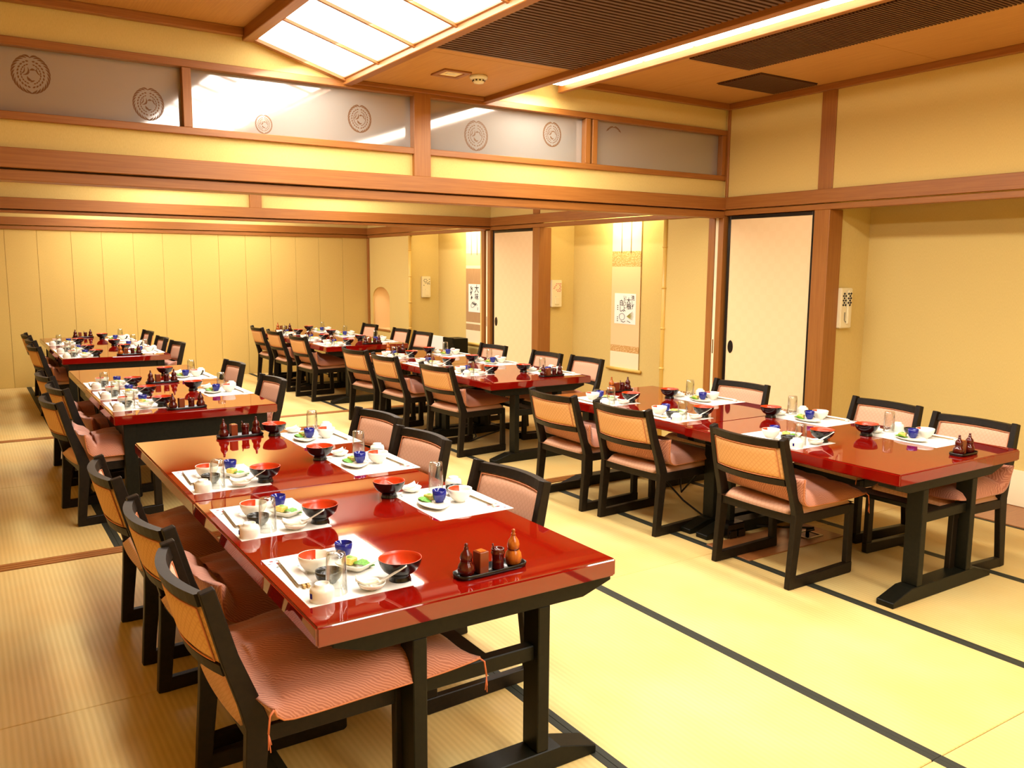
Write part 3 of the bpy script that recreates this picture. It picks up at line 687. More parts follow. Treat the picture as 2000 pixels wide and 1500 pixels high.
table_a(3.94, 9.15, 1.40, 1.03, 'rear red lacquer table in front of the niche, nearer half', .1, .07)
table_a(3.94, 10.552, 1.40, 1.03, 'rear red lacquer table in front of the niche, farther half', .06, .1)

# ------------------------------------------------------------------ chairs (face +X; origin at the rear feet, y centre)
def chair_proto(fabfront, fabback):
    t = empty('dining_chair'); W = .26
    bx = lambda z: .045 if z < .38 else .045-.100*((z-.38)/.385)
    for s in (-1, 1):
        y0, y1 = (W-.032, W) if s > 0 else (-W, -W+.032)
        MB().sweep([(.024, 0), (.034, .12), (.048, .26), (.058, .38), (.038, .45), (-.006, .58), (-.054, .768)], [.046, .05, .056, .064, .056, .046, .040], y0, y1).build('back_leg', 'dark', t, bevel=.003, fix=True)
        MB().prism([(.04, 0), (.49, 0), (.50, .008), (.50, .060), (.04, .052)], 'y', y0, y1).build('runner', 'dark', t, bevel=.003, fix=True)
        MB().prism([(.452, .0595), (.497, .0602), (.492, .375), (.452, .375)], 'y', y0+.001, y1-.001).build('front_leg', 'dark', t, bevel=.003, fix=True)
        MB().prism([(.08, .33), (.4515, .33), (.4515, .377), (.08, .377)], 'y', y0+.001, y1-.001).build('side_rail', 'dark', t, bevel=.002, fix=True)
    MB().box(.458, .488, -W+.0325, W-.0325, .335, .374).build('front_rail', 'dark', t, bevel=.002)
    MB().box(.035, .062, -W+.0325, W-.0325, .33, .374).build('rear_rail', 'dark', t, bevel=.002)
    # seat pad
    m = MB(); nx, ny = 12, 12
    def seat(u, v, top):
        y = (v-.5)*2; x = u; wy = W-.034 if u < .14 else W-.002
        X = .02+.485*x+(-.012*(1-y*y) if u < .05 else 0); e = min(1, min(x, 1-x)*9, (1-abs(y))*6)
        rr = math.sqrt(max(0, 1-(1-e)**2)); z = .3785+(.030*rr+.010*(1-y*y)*(1-(2*x-1)**2) if top else 0)
        return (X, y*(W-.035)*(1 if u < .14 else 1.1), z)
    m.shell(lambda u, v: seat(u, v, True), lambda u, v: seat(u, v, False), 14, 14); m.build('seat', fabfront, t, fix=True)
    def arc(y, b=.042): return -b*(1-(y/(W-.032))**2)
    def bend(z0, z1, th, nm, mat, y_in=W-.0335, dx=0., bev=.002, n_=12):
        m = MB(); f = lambda u, v: (bx(z0+(z1-z0)*v)-.012+dx-th/2+arc((2*u-1)*y_in), (2*u-1)*y_in, z0+(z1-z0)*v)
        b = lambda u, v: (bx(z0+(z1-z0)*v)-.012+dx+th/2+arc((2*u-1)*y_in), (2*u-1)*y_in, z0+(z1-z0)*v)
        m.shell(f, b, n_, 2); o = m.build(nm, mat, t, fix=True)
        for p in o.data.polygons: p.use_smooth = False
        return o
    bend(.722, .757, .030, 'top_rail', 'dark'); bend(.525, .556, .026, 'lower_rail', 'dark')
    def pan(side, name, mat):
        m = MB(); yi = W-.036
        def g(u, v, o):
            y = (2*u-1)*yi; z = .5565+.165*v; e = min(1, min(u, 1-u)*14, min(v, 1-v)*6); k = .003+.012*math.sqrt(max(0, 1-(1-e)**2))
            return (bx(z)-.012+arc(y)+side*(k if o else 0), y, z)
        m.shell(lambda u, v: g(u, v, True), lambda u, v: g(u, v, False), 16, 8); m.build(name, mat, t, fix=True)
        pts = []; 
        for u in [i/14 for i in range(15)]: pts.append(g(.03+.94*u, .955, True))
        for u in [i/14 for i in range(15)]: pts.append(g(.97-.94*u, .045, True))
        pts.append(pts[0]); MB().tube([(p[0]+side*.001, p[1], p[2]) for p in pts], .0026, 5, caps=False).build('piping', 'piping', t)
    pan(-1, 'back_panel', fabback); pan(1, 'front_panel', fabfront)
    for ch in [o for o in bpy.data.objects if o.parent == t]:          # the back narrows slightly towards its top
        for v in ch.data.vertices: v.co.y *= 1-.065*max(0, min(1, (v.co.z-.40)/.36))
    return t
chA = chair_proto('fabf', 'fab')
index_kids()
CH = Proto(chA)
ORD3 = ['nearest', 'middle', 'farthest']
TABS = {
 'T1': ('front left table', ('left', 'right')), 'T2': ('middle left table', ('left', 'right')), 'T3': ('rear left table', ('left', 'right')),
 'R1': ('front right table', ('left', 'right')), 'R2': ('middle right table', ('left', 'right')), 'R3': ('rear right table', ('left', 'right'))}
# (table, side, order, x and y of the nearer top corner of the back, turn)
CH0 = [('T1', 0, 0, .466, 2.115, .01), ('T1', 0, 1, .492, 2.71, .07), ('T1', 0, 2, .450, 3.47, .01), ('T1', 1, 0, 1.835, 2.57, .06), ('T1', 1, 1, 1.89, 3.455, .06), ('T1', 1, 2, 1.95, 4.11, .09),
 ('T2', 0, 0, .445, 5.60, .09), ('T2', 0, 1, .535, 6.20, .12), ('T2', 0, 2, .515, 6.95, .10), ('T2', 1, 0, 1.90, 5.91, .04), ('T2', 1, 2, 1.93, 7.07, .04),
 ('T3', 0, 0, .610, 9.53, .10), ('T3', 0, 1, .625, 10.35, .05), ('T3', 0, 2, .625, 11.15, .03), ('T3', 1, 0, 1.93, 9.32, .05), ('T3', 1, 1, 1.89, 10.02, 0), ('T3', 1, 2, 1.92, 11.06, 0),
 ('R1', 0, 0, 3.285, 2.635, .0), ('R1', 0, 1, 3.295, 3.61, .05), ('R1', 0, 2, 3.245, 4.26, .03), ('R1', 1, 0, 4.69, 2.255, -.05), ('R1', 1, 1, 4.81, 2.875, -.06), ('R1', 1, 2, 4.74, 3.97, .05),
 ('R2', 0, 0, 3.335, 6.05, .09), ('R2', 0, 1, 3.28, 6.99, .05), ('R2', 0, 2, 3.28, 7.67, .10), ('R2', 1, 0, 4.79, 5.88, -.03), ('R2', 1, 1, 4.76, 6.46, 0), ('R2', 1, 2, 4.73, 7.39, .04),
 ('R3', 0, 0, 3.31, 9.50, .05), ('R3', 0, 1, 3.31, 10.42, .03), ('R3', 0, 2, 3.31, 11.18, 0), ('R3', 1, 0, 4.88, 9.35, 0), ('R3', 1, 1, 4.88, 9.97, 0), ('R3', 1, 2, 4.88, 11.0, 0)]
CHAIRS = []
for (tb, sd, od, cx, cy, rz) in CH0:
    rz += 0 if sd == 0 else PI; lx, ly = -.054, -.244*(1 if sd == 0 else -1)
    CHAIRS.append((tb, sd, od, cx-(lx*math.cos(rz)-ly*math.sin(rz)), cy-(lx*math.sin(rz)+ly*math.cos(rz)), rz))
def where(tb, sd, od):
    o = ORD3[od]
    if tb == 'T2' and sd == 1: o = 'nearer' if od == 0 else 'farther'
    return o, TABS[tb][1][sd], TABS[tb][0]
for (tb, sd, od, x, y, rz) in CHAIRS:
    o, s, tn = where(tb, sd, od)
    CH.put((x, y, 0), rz, 'dark sled-base chair with rose-tan padding, %s on the %s side of the %s' % (o, s, tn), 'chair', 'chairs at the dining tables')

# ------------------------------------------------------------------ floor cushions laid on the seats
def cushion(curl, seed, droop=0., flat=False, skew=0., L=.58, Wd=.30):
    rnd = random.Random(seed); ph = [rnd.uniform(0, 6) for _ in range(6)]
    z0 = .418
    def prof(s):
        """s 0..1 rear to front -> (x, z, tx, tz) of the mid line"""
        d = s*L; R_ = .075; Lc = curl
        if d < Lc:
            q = (Lc-d); a = min(q/R_, 1.3); x = .125-R_*math.sin(a); z = R_*(1-math.cos(a)); ex = max(0, q-R_*1.3); return x-ex*math.cos(1.3), z+ex*math.sin(1.3), a
        return .125+(d-Lc), -max(0, d-.42)*droop, 0
    def body(u, v, side):
        a = 2*u-1; b = 2*v-1
        pinch = 1-.075*(1-a**4 if abs(b) > .999 else 0)
        e = (1-a**6)*(1-b**6); th = .074*math.sqrt(max(0, (1-abs(a)**2.6)*(1-abs(b)**2.6)))
        bb = b*(1-.07*(1-a*a)*abs(b)); aa = a*(1-.06*(1-b*b)*abs(a))
        x, z, an = prof((aa+1)/2)
        wob = .009*math.sin(5*a+ph[0]+2*b)*math.sin(4*b+ph[1])+.005*math.sin(13*b+ph[2]+5*a); wob *= min(1, e*1.5)
        bot = .004+.05*0
        wob += (.010*math.sin(9*b+4*a+ph[3])*max(0, -a)) if curl > .12 else 0
        lift = .010+.022*(abs(a*b)**3)
        if side > 0: off = th*1.25+wob+lift
        else: off = -th*.0+lift*1.0-.008
        nx_, nz_ = math.sin(an), math.cos(an)
        return (x+nx_*off+skew*b*.03, bb*Wd, z0+z+nz_*off)
    m = MB(); m.shell(lambda u, v: body(u, v, 1), lambda u, v: body(u, v, -1), 26, 26)
    t = empty('cushion'); m.build('cover', 'cushion', t, fix=True)
    seam = [body(i/20, 0, -1) for i in range(21)]+[body(1, i/20, -1) for i in range(1, 21)]
    seam = [(p[0], p[1], p[2]+.002) for p in seam]
    MB().tube(seam, .0028, 5, caps=False).build('seam_piping', 'piping', t)
    for (u, v) in ((0, 0), (1, 0)) if flat else ((1, 0),):
        p = body(u, v, -1); pts = [p, (p[0]-(.012 if u < .5 else -.012), p[1]-.004, p[2]-.01), (p[0]-(.018 if u < .5 else -.018), p[1]-.006, p[2]-.055), (p[0]-(.016 if u < .5 else -.016), p[1]-.008, p[2]-.085)]
        tm = MB(); tm.tube(pts[:3], .0028, 6)
        for q in range(4): tm.tube([pts[2], (pts[3][0]+.004*math.cos(q*1.6), pts[3][1]+.004*math.sin(q*1.6), pts[3][2]-.006*q)], .0016, 5)
        tm.build('tassel', 'tassel', t)
    return t
CU = {'flat': cushion(0.09, 1, flat=True, L=.66, Wd=.315), 'curlA': cushion(.19, 2, skew=.3), 'curlB': cushion(.21, 3, skew=-.3), 'bigcurl': cushion(.20, 4, skew=.5, L=.62, Wd=.29), 'low': cushion(.02, 6, L=.50, Wd=.27)}
index_kids()
CUP = {k: Proto(v) for k, v in CU.items()}
CUSH = {('T1', 0, 0): ('flat', -.02, -.055, .03), ('T1', 0, 1): ('curlA', .02, 0, .06), ('T1', 0, 2): ('flat', .03, 0, 0), ('T2', 0, 0): ('curlA', 0.03, 0, -.05), ('T2', 0, 1): ('curlA', .02, 0, .05), ('T2', 0, 2): ('curlB', 0, 0, 0),
 ('T3', 0, 0): ('curlA', 0, 0, 0), ('T3', 0, 1): ('curlB', 0, 0, 0), ('R1', 0, 0): ('curlA', .0, 0, -.05), ('R1', 0, 1): ('curlB', .0, 0, .04), ('R1', 0, 2): ('bigcurl', 0, 0, 0), ('R1', 1, 0): ('curlA', 0, 0, 0), ('R1', 1, 1): ('low', 0, 0, 0),
 ('R2', 0, 0): ('bigcurl', 0, 0, .03), ('R2', 0, 1): ('curlA', 0, 0, 0), ('R2', 0, 2): ('curlB', 0, 0, 0), ('R2', 1, 0): ('low', 0, 0, 0), ('R3', 0, 0): ('curlB', 0, 0, 0), ('R3', 0, 1): ('curlA', 0, 0, 0), ('R3', 0, 2): ('curlB', 0, 0, 0), ('T2', 1, 0): ('curlA', 0, 0, 0), ('T3', 1, 0): ('curlB', 0, 0, 0)}
for (tb, sd, od, x, y, rz) in CHAIRS:
    if (tb, sd, od) not in CUSH: continue
    kd, dx, dy, dr = CUSH[(tb, sd, od)]; o, s, tn = where(tb, sd, od); sg = 1 if sd == 0 else -1
    CUP[kd].put((x+sg*dx, y+sg*dy, 0), rz+dr, 'puffy rose patterned cushion on the %s chair, %s side of the %s' % (o, s, tn), 'cushion', 'cushions on the chair seats')

# ------------------------------------------------------------------ tableware prototypes (origin at the base)
def mk(name, *parts):
    """parts: (part name, MB, mats, kwargs); one part -> a single mesh object"""
    if len(parts) == 1: pn, m, mt, kw = parts[0]; return m.build(name, mt, **kw)
    t = empty(name)
    for pn, m, mt, kw in parts: m.build(pn, mt, t, **kw)
    return t
def bowl_prof(rb, r, h, foot, th=.003):
    out = [(0, .001), (rb, .0), (rb*1.02, foot)]
    N = 7
    for i in range(N+1): a = i/N; out.append((rb*.98+(r-rb*.98)*math.sin(a*PI/2)**.9, foot+(h-foot)*(1-math.cos(a*PI/2))**.85))
    inn = [(max(0, x-th), z+th*.6) for x, z in out[3:]][::-1]
    return out, inn
S = {}
# soup bowl
o_, i_ = bowl_prof(.034, .062, .060, .020); o_ = [(0, .001), (.033, 0), (.0325, .003), (.030, .010), (.029, .019), (.038, .023), (.051, .033), (.059, .046), (.063, .059), (.0635, .067)]
i_ = [(.062, .0675), (.0605, .058), (.055, .045), (.044, .035), (.022, .029), (0, .028)]
S['soup_bowl'] = mk('soup_bowl', ('outer', MB().lathe(o_, 32), 'black', {}), ('inner', MB().lathe([(.0635, .067)]+i_, 32), 'red_in', {}))
o_ = [(0, .001), (.020, 0), (.020, .005), (.030, .012), (.040, .026), (.046, .040), (.048, .054)]; i_ = [(.0465, .0545), (.044, .042), (.037, .026), (.022, .013), (0, .010)]
def patch(r, azc, half, z0, z1, pr):
    m = MB(); n1 = 14
    def R_(z):
        for (ra, za), (rb, zb) in zip(pr[:-1], pr[1:]):
            if zb <= z <= za: return ra+(rb-ra)*(za-z)/(za-zb)
        return pr[0][0]
    def g(u, v):
        a = azc-half+2*half*u; zz = z0+(z1-z0)*v+(.004*math.sin(30*u*PI/3) if v == 0 else 0); rr = R_(zz)-.0006; return (rr*math.cos(a), rr*math.sin(a), zz)
    m.grid(g, n1, 5); return m
for key, az in (('L', PI/2+.35), ('R', -PI/2+.35)):
    S['rice_bowl'+key] = mk('rice_bowl', ('bowl', MB().lathe(o_+i_, 32), 'white', {}), ('red_glaze', patch(.046, az, .80, .026, .0535, i_), 'red_in', {}))
S['sauce_cup'] = mk('sauce_cup', ('cup', MB().lathe([(0, .001), (.022, 0), (.024, .004), (.034, .014), (.038, .026), (.0385, .036), (.0365, .0365), (.035, .026), (.030, .014), (0, .010)], 28), 'sauce', {}))
S['teacup'] = mk('teacup', ('cup', MB().lathe([(.0335, 0), (.034, .004), (.034, .028), (.030, .038), (.020, .0425), (.0205, .048), (.018, .048), (.0175, .044), (0, .044)], 28), 'white', {}), ('blue_mark', MB().box(-.036, -.034, -.004, .004, .012, .026), 'blue', {}))
S['glass'] = mk('glass_tumbler', ('tumbler', MB().lathe([(.0305, 0), (.0295, .06), (.0275, .108), (.0255, .116), (0, .117), (0, .110), (.0235, .109), (.0262, .10), (.0282, .06), (.0292, 0), (.0305, 0)], 28), 'glass', {}))
S['blue_cup'] = mk('blue_cup', ('cup', MB().lathe([(0, .001), (.016, 0), (.017, .004), (.023, .012), (.0265, .028), (.028, .047), (.0265, .0475), (.025, .03), (.021, .014), (0, .010)], 28), 'blue', {}), ('garnish', MB().lathe([(0, .030), (.012, .029), (.018, .026), (.0225, .022)], 12), 'greenish', {}))
def plate(rx, ry, h, n_=28):
    m = MB(); ring = []
    prof = [(0, .001), (.55, 0), (.62, .002), (.8, .006), (1., h), (1., h+.002), (.93, h), (.7, .0085), (0, .007)]
    seg = n_
    for r, z in prof:
        for k in range(seg):
            a = 2*PI*k/seg; c, s_ = math.cos(a), math.sin(a); q = 1+.16*max(0, c)**8   # leaf point at one end
            ring.append((rx*r*c*q, ry*r*s_, z))
    fs = [(i*seg+k, i*seg+(k+1) % seg, (i+1)*seg+(k+1) % seg, (i+1)*seg+k) for i in range(len(prof)-1) for k in range(seg)]
    m.add(ring, fs, True); return m
S['plateR'] = mk('leaf_plate', ('plate', plate(.095, .062, .014), 'white', {}))
def sqplate():
    m = MB(); seg = 28; ring = []
    for r, z in [(0, .001), (.6, 0), (.66, .003), (1., .022), (.97, .024), (.72, .009), (0, .007)]:
        for k in range(seg):
            a = 2*PI*k/seg; c, s_ = math.cos(a), math.sin(a); q = 1/(abs(c)**6+abs(s_)**6)**(1/6)*.9; ring.append((.062*r*c*q, .058*r*s_*q, z))
    m.add(ring, [(i*seg+k, i*seg+(k+1) % seg, (i+1)*seg+(k+1) % seg, (i+1)*seg+k) for i in range(6) for k in range(seg)], True); return m
S['plateL'] = mk('square_plate', ('plate', sqplate(), 'white', {}))
def leafmesh():
    m = MB(); n_ = 9; pts = []
    for i in range(n_+1):
        t = i/n_; wv = .024*math.sin(PI*t**.8)*(1+.22*(i % 2)); pts.append((t*.065-.03, wv, .004+.006*math.sin(t*5)))
    up = pts; mid = [(p[0], 0, p[2]+.004) for p in pts]; dn = [(p[0], -p[1], p[2]+.001) for p in pts]; k = n_+1
    vs = up+mid+dn; fs = [(i, k+i, k+i+1, i+1) for i in range(n_)]+[(k+i, 2*k+i, 2*k+i+1, k+i+1) for i in range(n_)]
    vs2 = [(v[0], v[1], v[2]-.0008) for v in vs]; m.add(vs, fs, True); m.add(vs2, [f[::-1] for f in fs], True); return m
S['shiso'] = mk('herb_leaf', ('leaf', leafmesh(), 'leaf', {}))
S['egg'] = mk('tofu_slice', ('slice', MB().box(-.016, .016, -.019, .019, 0, .02), 'food', dict(bevel=.003)), ('scallion', MB().lathe([(0, .024), (.006, .0235), (.010, .0202)], 8), 'greenish', {}))
# porcelain spoon in its own rest dish
def spoonmesh():
    m = MB(); n_ = 12
    def g(u, v, off):
        t = v; x = -.035+.145*t
        if t < .45: q = t/.45; wd = .021*math.sin(PI*min(1, .15+q*.85))**.6*(1 if q < .8 else 1); base = .006+.012*(2*q-1)**2*(1 if q < .5 else .3)
        else: wd = .0092+.001*math.sin(8*t); base = .009+.09*(t-.45)**1.1
        wd = max(wd, .0065); y = (2*u-1)*wd; cup = (.012 if t < .45 else .002)*((2*u-1)**2)
        return (x, y, base+cup+off)
    m.shell(lambda u, v: g(u, v, .002), lambda u, v: g(u, v, 0), 8, 22); return m
S['spoon'] = mk('soup_spoon', ('spoon', spoonmesh(), 'white', dict(fix=True)))
S['spoon_dish'] = mk('spoon_dish', ('dish', MB().lathe([(0, .001), (.016, 0), (.018, .003), (.035, .010), (.041, .022), (.0395, .0225), (.034, .012), (0, .0055)], 26), 'white', {}))
t = empty('chopsticks')
MB().box(-.019, .019, -.112, .105, .0096, .0112).build('paper_sleeve', 'paper', t, bevel=.0005); MB().box(-.019, .019, -.112, .105, .0005, .002).build('sleeve_back', 'paper', t)
for q in (-.008, .004): MB().prism([(q, .0028), (q+.007, .0028), (q+.007, .0092), (q, .0092)], 'y', -.128, .11).build('chopstick', 'pick', t, fix=True)
m = MB()
for q in range(5): m.box(.004-.006, .010-.006, -.08+.03*q, -.066+.03*q, .0136, .0139)
S['chopsticks'] = t
S['rest'] = mk('chopstick_rest', ('rest', MB().lathe([(0, -.014), (.007, -.014), (.008, -.011), (.0065, 0), (.008, .011), (.007, .014), (0, .014)], 14), 'white', {}))
for v in S['rest'].data.vertices: c = v.co.copy(); v.co = (c.z, c.y, c.x*.75+.0055)
t = empty('placemat')
MB().box(-.1575, .1575, -.218, .218, 0, .0009).build('sheet', 'paper', t)
m = MB()
def petal(m, x, y, ang, L, wd, mi):
    m.mat(mi); c, s_ = math.cos(ang), math.sin(ang); P_ = [(0, 0), (.5*L, wd), (L, 0), (.5*L, -wd)]
    m.add([(x+c*a-s_*b, y+s_*a+c*b, .0012) for a, b in P_], [(0, 1, 2, 3)][::1], False)
for (fx, fy, r) in ((-.118, .165, .012), (-.098, .135, .011), (-.135, .19, .008)):
    for q in range(6): petal(m, fx, fy, q*PI/3, r, r*.35, 0)
for q, (fx, fy, an) in enumerate(((-.10, .165, .5), (-.085, .15, 1.2), (-.13, .14, -2.), (-.115, .185, 1.7), (-.085, .115, -.6), (.12, -.18, .4), (.13, -.165, 1.4), (-.14, .165, 2.8))): petal(m, fx, fy, an, .017, .0045, 1)
m.build('flower_print', ['inkred', 'inkgrey'], t)
S['placemat'] = t
S['dark_cup'] = mk('upturned_bowl', ('bowl', MB().lathe([(.046, 0), (.045, .012), (.036, .028), (.024, .036), (.024, .042), (0, .042)], 26), 'black', {}))
# condiment set
S['tray'] = mk('condiment_tray', ('tray', MB(), 'black', {})) if False else None
def traymesh(hx_, hy_):
    m = MB(); seg = 32; ring = []
    for r, z in [(0, .0), (.9, 0), (.96, .003), (1., .014), (.97, .0145), (.93, .005), (0, .004)]:
        for k in range(seg):
            a = 2*PI*(k+.5)/seg; c, s_ = math.cos(a), math.sin(a); q = 1/(abs(c)**5+abs(s_)**5)**.2
            d = hy_*(1-r) if r > .5 else 0
            ring.append(((hx_-d)*c*q*(1 if r > .5 else 0), (hy_-d)*s_*q*(1 if r > .5 else 0), z))
    m.add(ring, [(i*seg+k, i*seg+(k+1) % seg, (i+1)*seg+(k+1) % seg, (i+1)*seg+k) for i in range(6) for k in range(seg)], True); return m
S['tray'] = traymesh(.122, .038).build('condiment_tray', 'black'); S['tray_short'] = traymesh(.082, .040).build('condiment_tray', 'black')
def gourd(k, mat):
    pr = [(0, 0), (.019, 0), (.026, .008), (.029, .022), (.026, .036), (.018, .046), (.017, .049), (.019, .052), (.021, .062), (.018, .073), (.010, .083), (.0065, .088)]
    t = empty('gourd_shaker'); MB().lathe([(r*.92, z*k) for r, z in pr], 24).build('body', mat, t)
    MB().lathe([(r*.92, z*k) for r, z in ((.0065, .088), (.008, .090), (.008, .094), (.0045, .096), (.0065, .101), (.006, .106), (0, .109))], 14).build('stopper', mat, t)
    MB().lathe([(.0172, .0455*k), (.0188, .0475*k), (.0172, .0495*k)], 20).build('waist_ring', 'maroon', t); return t
S['gourd_dark'] = gourd(.92, 'maroon'); S['gourd_amber'] = gourd(1.04, 'amber')
S['pickbox'] = mk('toothpick_box', ('case', MB().box(-.017, .017, -.018, .018, 0, .066), 'boxbrown', dict(bevel=.0015)), ('lid', MB().box(-.012, .012, -.013, .013, .0662, .0675), 'amber', {}))
S['jar'] = mk('spice_jar', ('jar', MB().lathe([(0, 0), (.0185, 0), (.019, .004), (.018, .02), (.0185, .022), (.018, .024), (.019, .044), (.0215, .047), (.0215, .051), (.019, .053), (.0205, .060), (.0205, .062), (.0165, .062), (.0155, .058), (0, .056)], 24), 'maroon', {}), ('spoon_handle', MB().tube([(-.012, .004, .0565), (-.015, .006, .078)], .0028, 8), 'maroon', {}))
index_kids()
PR = {k: Proto(v) for k, v in S.items() if v is not None}

# items of one place setting: key, name word for the label, category, u (away from the guest), v (to the guest's left), z above mat, rotation
LAY = {0: [('soup_bowl', 'black soup bowl with vermilion inside', 'bowl', .144, -.155, 0, 0), ('rice_bowlL', 'white rice bowl with red glaze inside', 'bowl', -.050, .035, 0, 0), ('sauce_cup', 'small black stoneware dish', 'dish', -.052, -.068, 0, 0),
           ('teacup', 'white teacup turned upside down', 'cup', -.115, -.180, 0, 0), ('glass', 'clear glass tumbler turned upside down', 'glass', -.052, -.155, 0, 0), ('plateL', 'square white plate with a starter', 'plate', .070, .000, 0, .5),
           ('egg', 'yellow tofu slice on the square plate', 'food', .055, .022, .010, .4), ('shiso', 'green herb leaf on the square plate', 'leaf', .085, -.012, .010, -.6), ('blue_cup', 'small cobalt blue cup', 'cup', .072, .115, 0, 0),
           ('spoon_dish', 'small white spoon dish', 'dish', .038, -.182, 0, 0), ('spoon', 'white porcelain spoon lying in its dish', 'spoon', .028, -.178, .0075, -.42), ('chopsticks', 'chopsticks in a white paper sleeve', 'chopsticks', -.110, .045, 0, -.06), ('rest', 'tiny white chopstick rest', 'chopstick rest', -.108, .160, 0, 0)],
       1: [('soup_bowl', 'black soup bowl with vermilion inside', 'bowl', .178, -.178, 0, 0), ('rice_bowlR', 'white rice bowl with red glaze inside', 'bowl', -.025, .035, 0, 0), ('sauce_cup', 'small black stoneware dish', 'dish', -.060, -.060, 0, 0),
           ('teacup', 'white teacup turned upside down', 'cup', -.105, -.165, 0, 0), ('glass', 'clear glass tumbler turned upside down', 'glass', -.025, -.180, 0, 0), ('plateR', 'leaf-shaped white plate with a starter', 'plate', .082, .020, 0, 1.35),
           ('egg', 'yellow tofu slice on the leaf-shaped plate', 'food', .075, -.028, .0095, .3), ('shiso', 'green herb leaf on the leaf-shaped plate', 'leaf', .098, -.022, .0095, 2.0), ('blue_cup', 'small cobalt blue cup on the leaf-shaped plate', 'cup', .058, .022, .0095, 0),
           ('spoon_dish', 'small white spoon dish', 'dish', .070, -.195, 0, 0), ('spoon', 'white porcelain spoon lying in its dish', 'spoon', .080, -.195, .0075, .15), ('chopsticks', 'chopsticks in a white paper sleeve', 'chopsticks', -.112, .050, 0, .04), ('rest', 'tiny white chopstick rest', 'chopstick rest', -.112, .165, 0, 0)]}
CX = {'T1': (.885, 1.555), 'T2': (.90, 1.56), 'T3': (.945, 1.60), 'R1': (3.67, 4.335), 'R2': (3.64, 4.28), 'R3': (3.61, 4.28)}
SETY = {('T1', 0): (2.33, 2.985, 3.67), ('T1', 1): (2.84, 3.62, 4.30), ('T2', 0): (5.93, 6.48, 7.03), ('T2', 1): (6.27, None, 7.26), ('T3', 0): (9.45, 10.05, 11.0), ('T3', 1): (9.62, 10.32, 11.3),
        ('R1', 0): (2.97, 3.84, 4.51), ('R1', 1): (2.62, 3.29, 4.18), ('R2', 0): (6.33, 7.08, 7.85), ('R2', 1): (5.96, 6.87, 7.76), ('R3', 0): (9.45, 10.25, 11.2), ('R3', 1): (9.6, 10.6, 11.45)}
GROUPS = {}
for (tb, sd), ylist in SETY.items():
    for od, yc in enumerate(ylist):
        if yc is None: continue
        o, s, tn = where(tb, sd, od); rnd = random.Random(hash((tb[0] == 'T', int(tb[1]), sd, od)) & 0xffff); xc = CX[tb][sd]; rz = 0 if sd == 0 else PI
        suf = '%s seat, %s side of %s' % (o, s, tn)
        PR['placemat'].put((xc, yc, TZ), rz+rnd.uniform(-.012, .012), 'white paper placemat with a small flower print, '+suf, 'placemat', 'paper placemats on the tables')
        for (key, lab, cat, u, v, z, r) in LAY[sd]:
            ju, jv = (0, 0) if key in ('egg', 'shiso', 'spoon', 'spoon_dish', 'plateL', 'plateR', 'blue_cup', 'chopsticks', 'rest') else (rnd.uniform(-.006, .006), rnd.uniform(-.006, .006))
            if tb == 'R1' and sd == 0 and key == 'soup_bowl': u += -.02
            uu, vv = u+ju, v+jv; sg = 1 if sd == 0 else -1
            px, py = xc+sg*uu, yc+sg*vv
            on_mat = abs(uu) < .15 and abs(vv) < .21
            zz = TZ+(.0012 if key != 'soup_bowl' or on_mat else .0004)+z
            spin = rz+r+(rnd.uniform(-.3, .3) if key in ('shiso', 'teacup') else 0)
            PR[key].put((px, py, zz), spin, lab+', '+suf, cat, {'soup_bowl': 'lacquer soup bowls', 'rice_bowlL': 'white rice bowls', 'rice_bowlR': 'white rice bowls', 'sauce_cup': 'black sauce dishes', 'teacup': 'upturned teacups', 'glass': 'upturned glasses', 'plateL': 'starter plates', 'plateR': 'starter plates', 'egg': 'tofu slices', 'shiso': 'herb leaves', 'blue_cup': 'blue cups', 'spoon_dish': 'spoon dishes', 'spoon': 'porcelain spoons', 'chopsticks': 'paper-sleeved chopsticks', 'rest': 'chopstick rests'}[key])
PR['dark_cup'].put((3.80, 4.73, TZ+.0004), 0, 'glossy black bowl turned upside down at the far end of front right table', 'bowl')
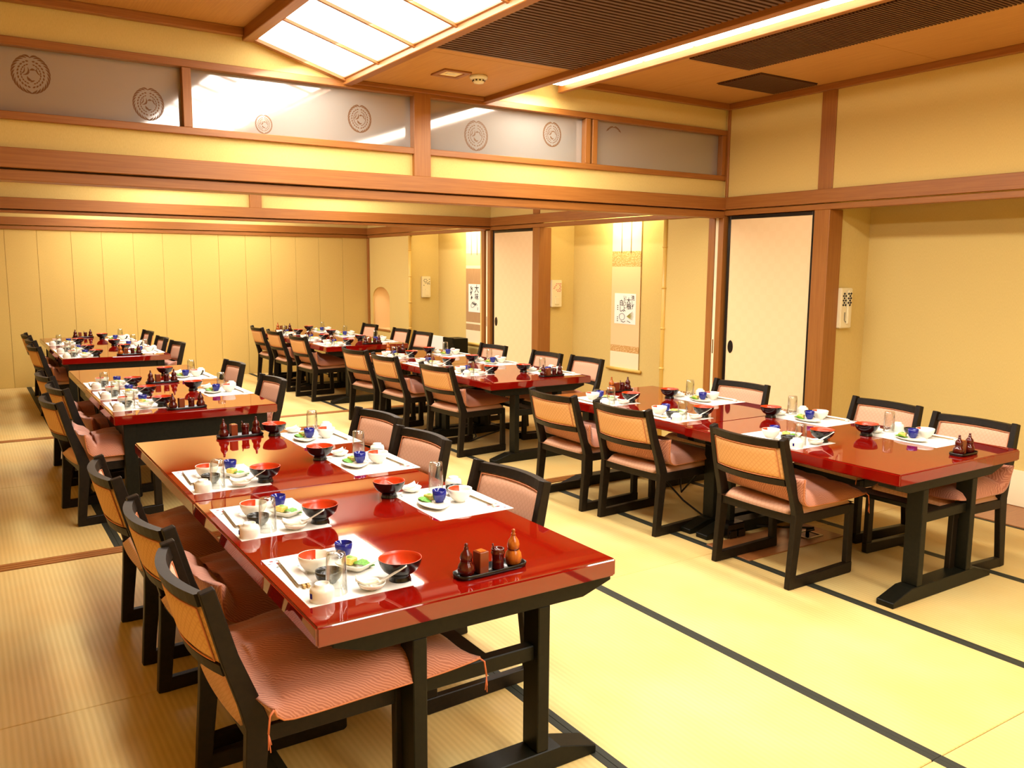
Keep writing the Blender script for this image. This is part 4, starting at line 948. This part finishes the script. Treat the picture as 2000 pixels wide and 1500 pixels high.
# condiment trays: (x, y, rot, phrase, full set?, lighter gourd at which end)
TR = [(1.285, 2.095, .05, 'front end of the front left table', 1, 1), (1.205, 4.535, .0, 'far end of the front left table', 1, 0), (1.165, 5.62, .03, 'near end of the middle left table', 1, 0), (1.27, 6.96, .03, 'centre of the middle left table', 1, 0),
      (1.40, 9.32, .0, 'near end of the rear left table', 1, -1), (1.245, 11.8, 0, 'far end of the rear left table', 1, 0), (4.145, 2.245, .0, 'near end of the front right table', 0, 0), (4.06, 4.79, .1, 'far end of the front right table', 1, -1),
      (4.14, 5.77, .0, 'near end of the middle right table', 1, 0), (3.85, 8.22, .0, 'far end of the middle right table', 1, -1), (4.05, 9.29, .0, 'near end of the rear right table', 1, 0), (3.80, 11.8, 0, 'far end of the rear right table', 1, -1)]
for (x, y, rz, ph, full, am) in TR:
    def at(dx, dy=0): return (x+dx*math.cos(rz)-dy*math.sin(rz), y+dx*math.sin(rz)+dy*math.cos(rz), TZ+.0045)
    PR['tray' if full else 'tray_short'].put((x, y, TZ+.0003), rz, 'oblong black lacquer condiment tray at the '+ph, 'tray', 'condiment trays')
    hw = .086 if full else .047
    gl = lambda e: 'amber' if am == e else 'dark'
    def gd(e, dx, dy=0): 
        k = 'gourd_'+gl(e); PR[k].put(at(dx, dy), rz, '%s gourd shaker, %s end of tray, %s' % ('amber' if gl(e) == 'amber' else 'dark red', 'left' if e < 0 else 'right', ph), 'shaker', 'gourd shakers')
    gd(-1, -hw); gd(1, hw)
    if full:
        PR['pickbox'].put(at(-.034), rz+.1, 'square brown toothpick box, tray at '+ph, 'box', 'toothpick boxes')
        PR['jar'].put(at(.028), rz, 'round dark red spice jar, tray at '+ph, 'jar', 'spice jars')
    else:
        PR['pickbox'].put(at(-.004, .012), rz, 'square dark toothpick box, short tray at '+ph, 'box', 'toothpick boxes')
# drop unused prototypes
for pr in list(PR.values())+list(CUP.values()):
    if not pr.used:
        for ch in KIDS.get(pr.root.name, []): bpy.data.objects.remove(ch)
        bpy.data.objects.remove(pr.root)
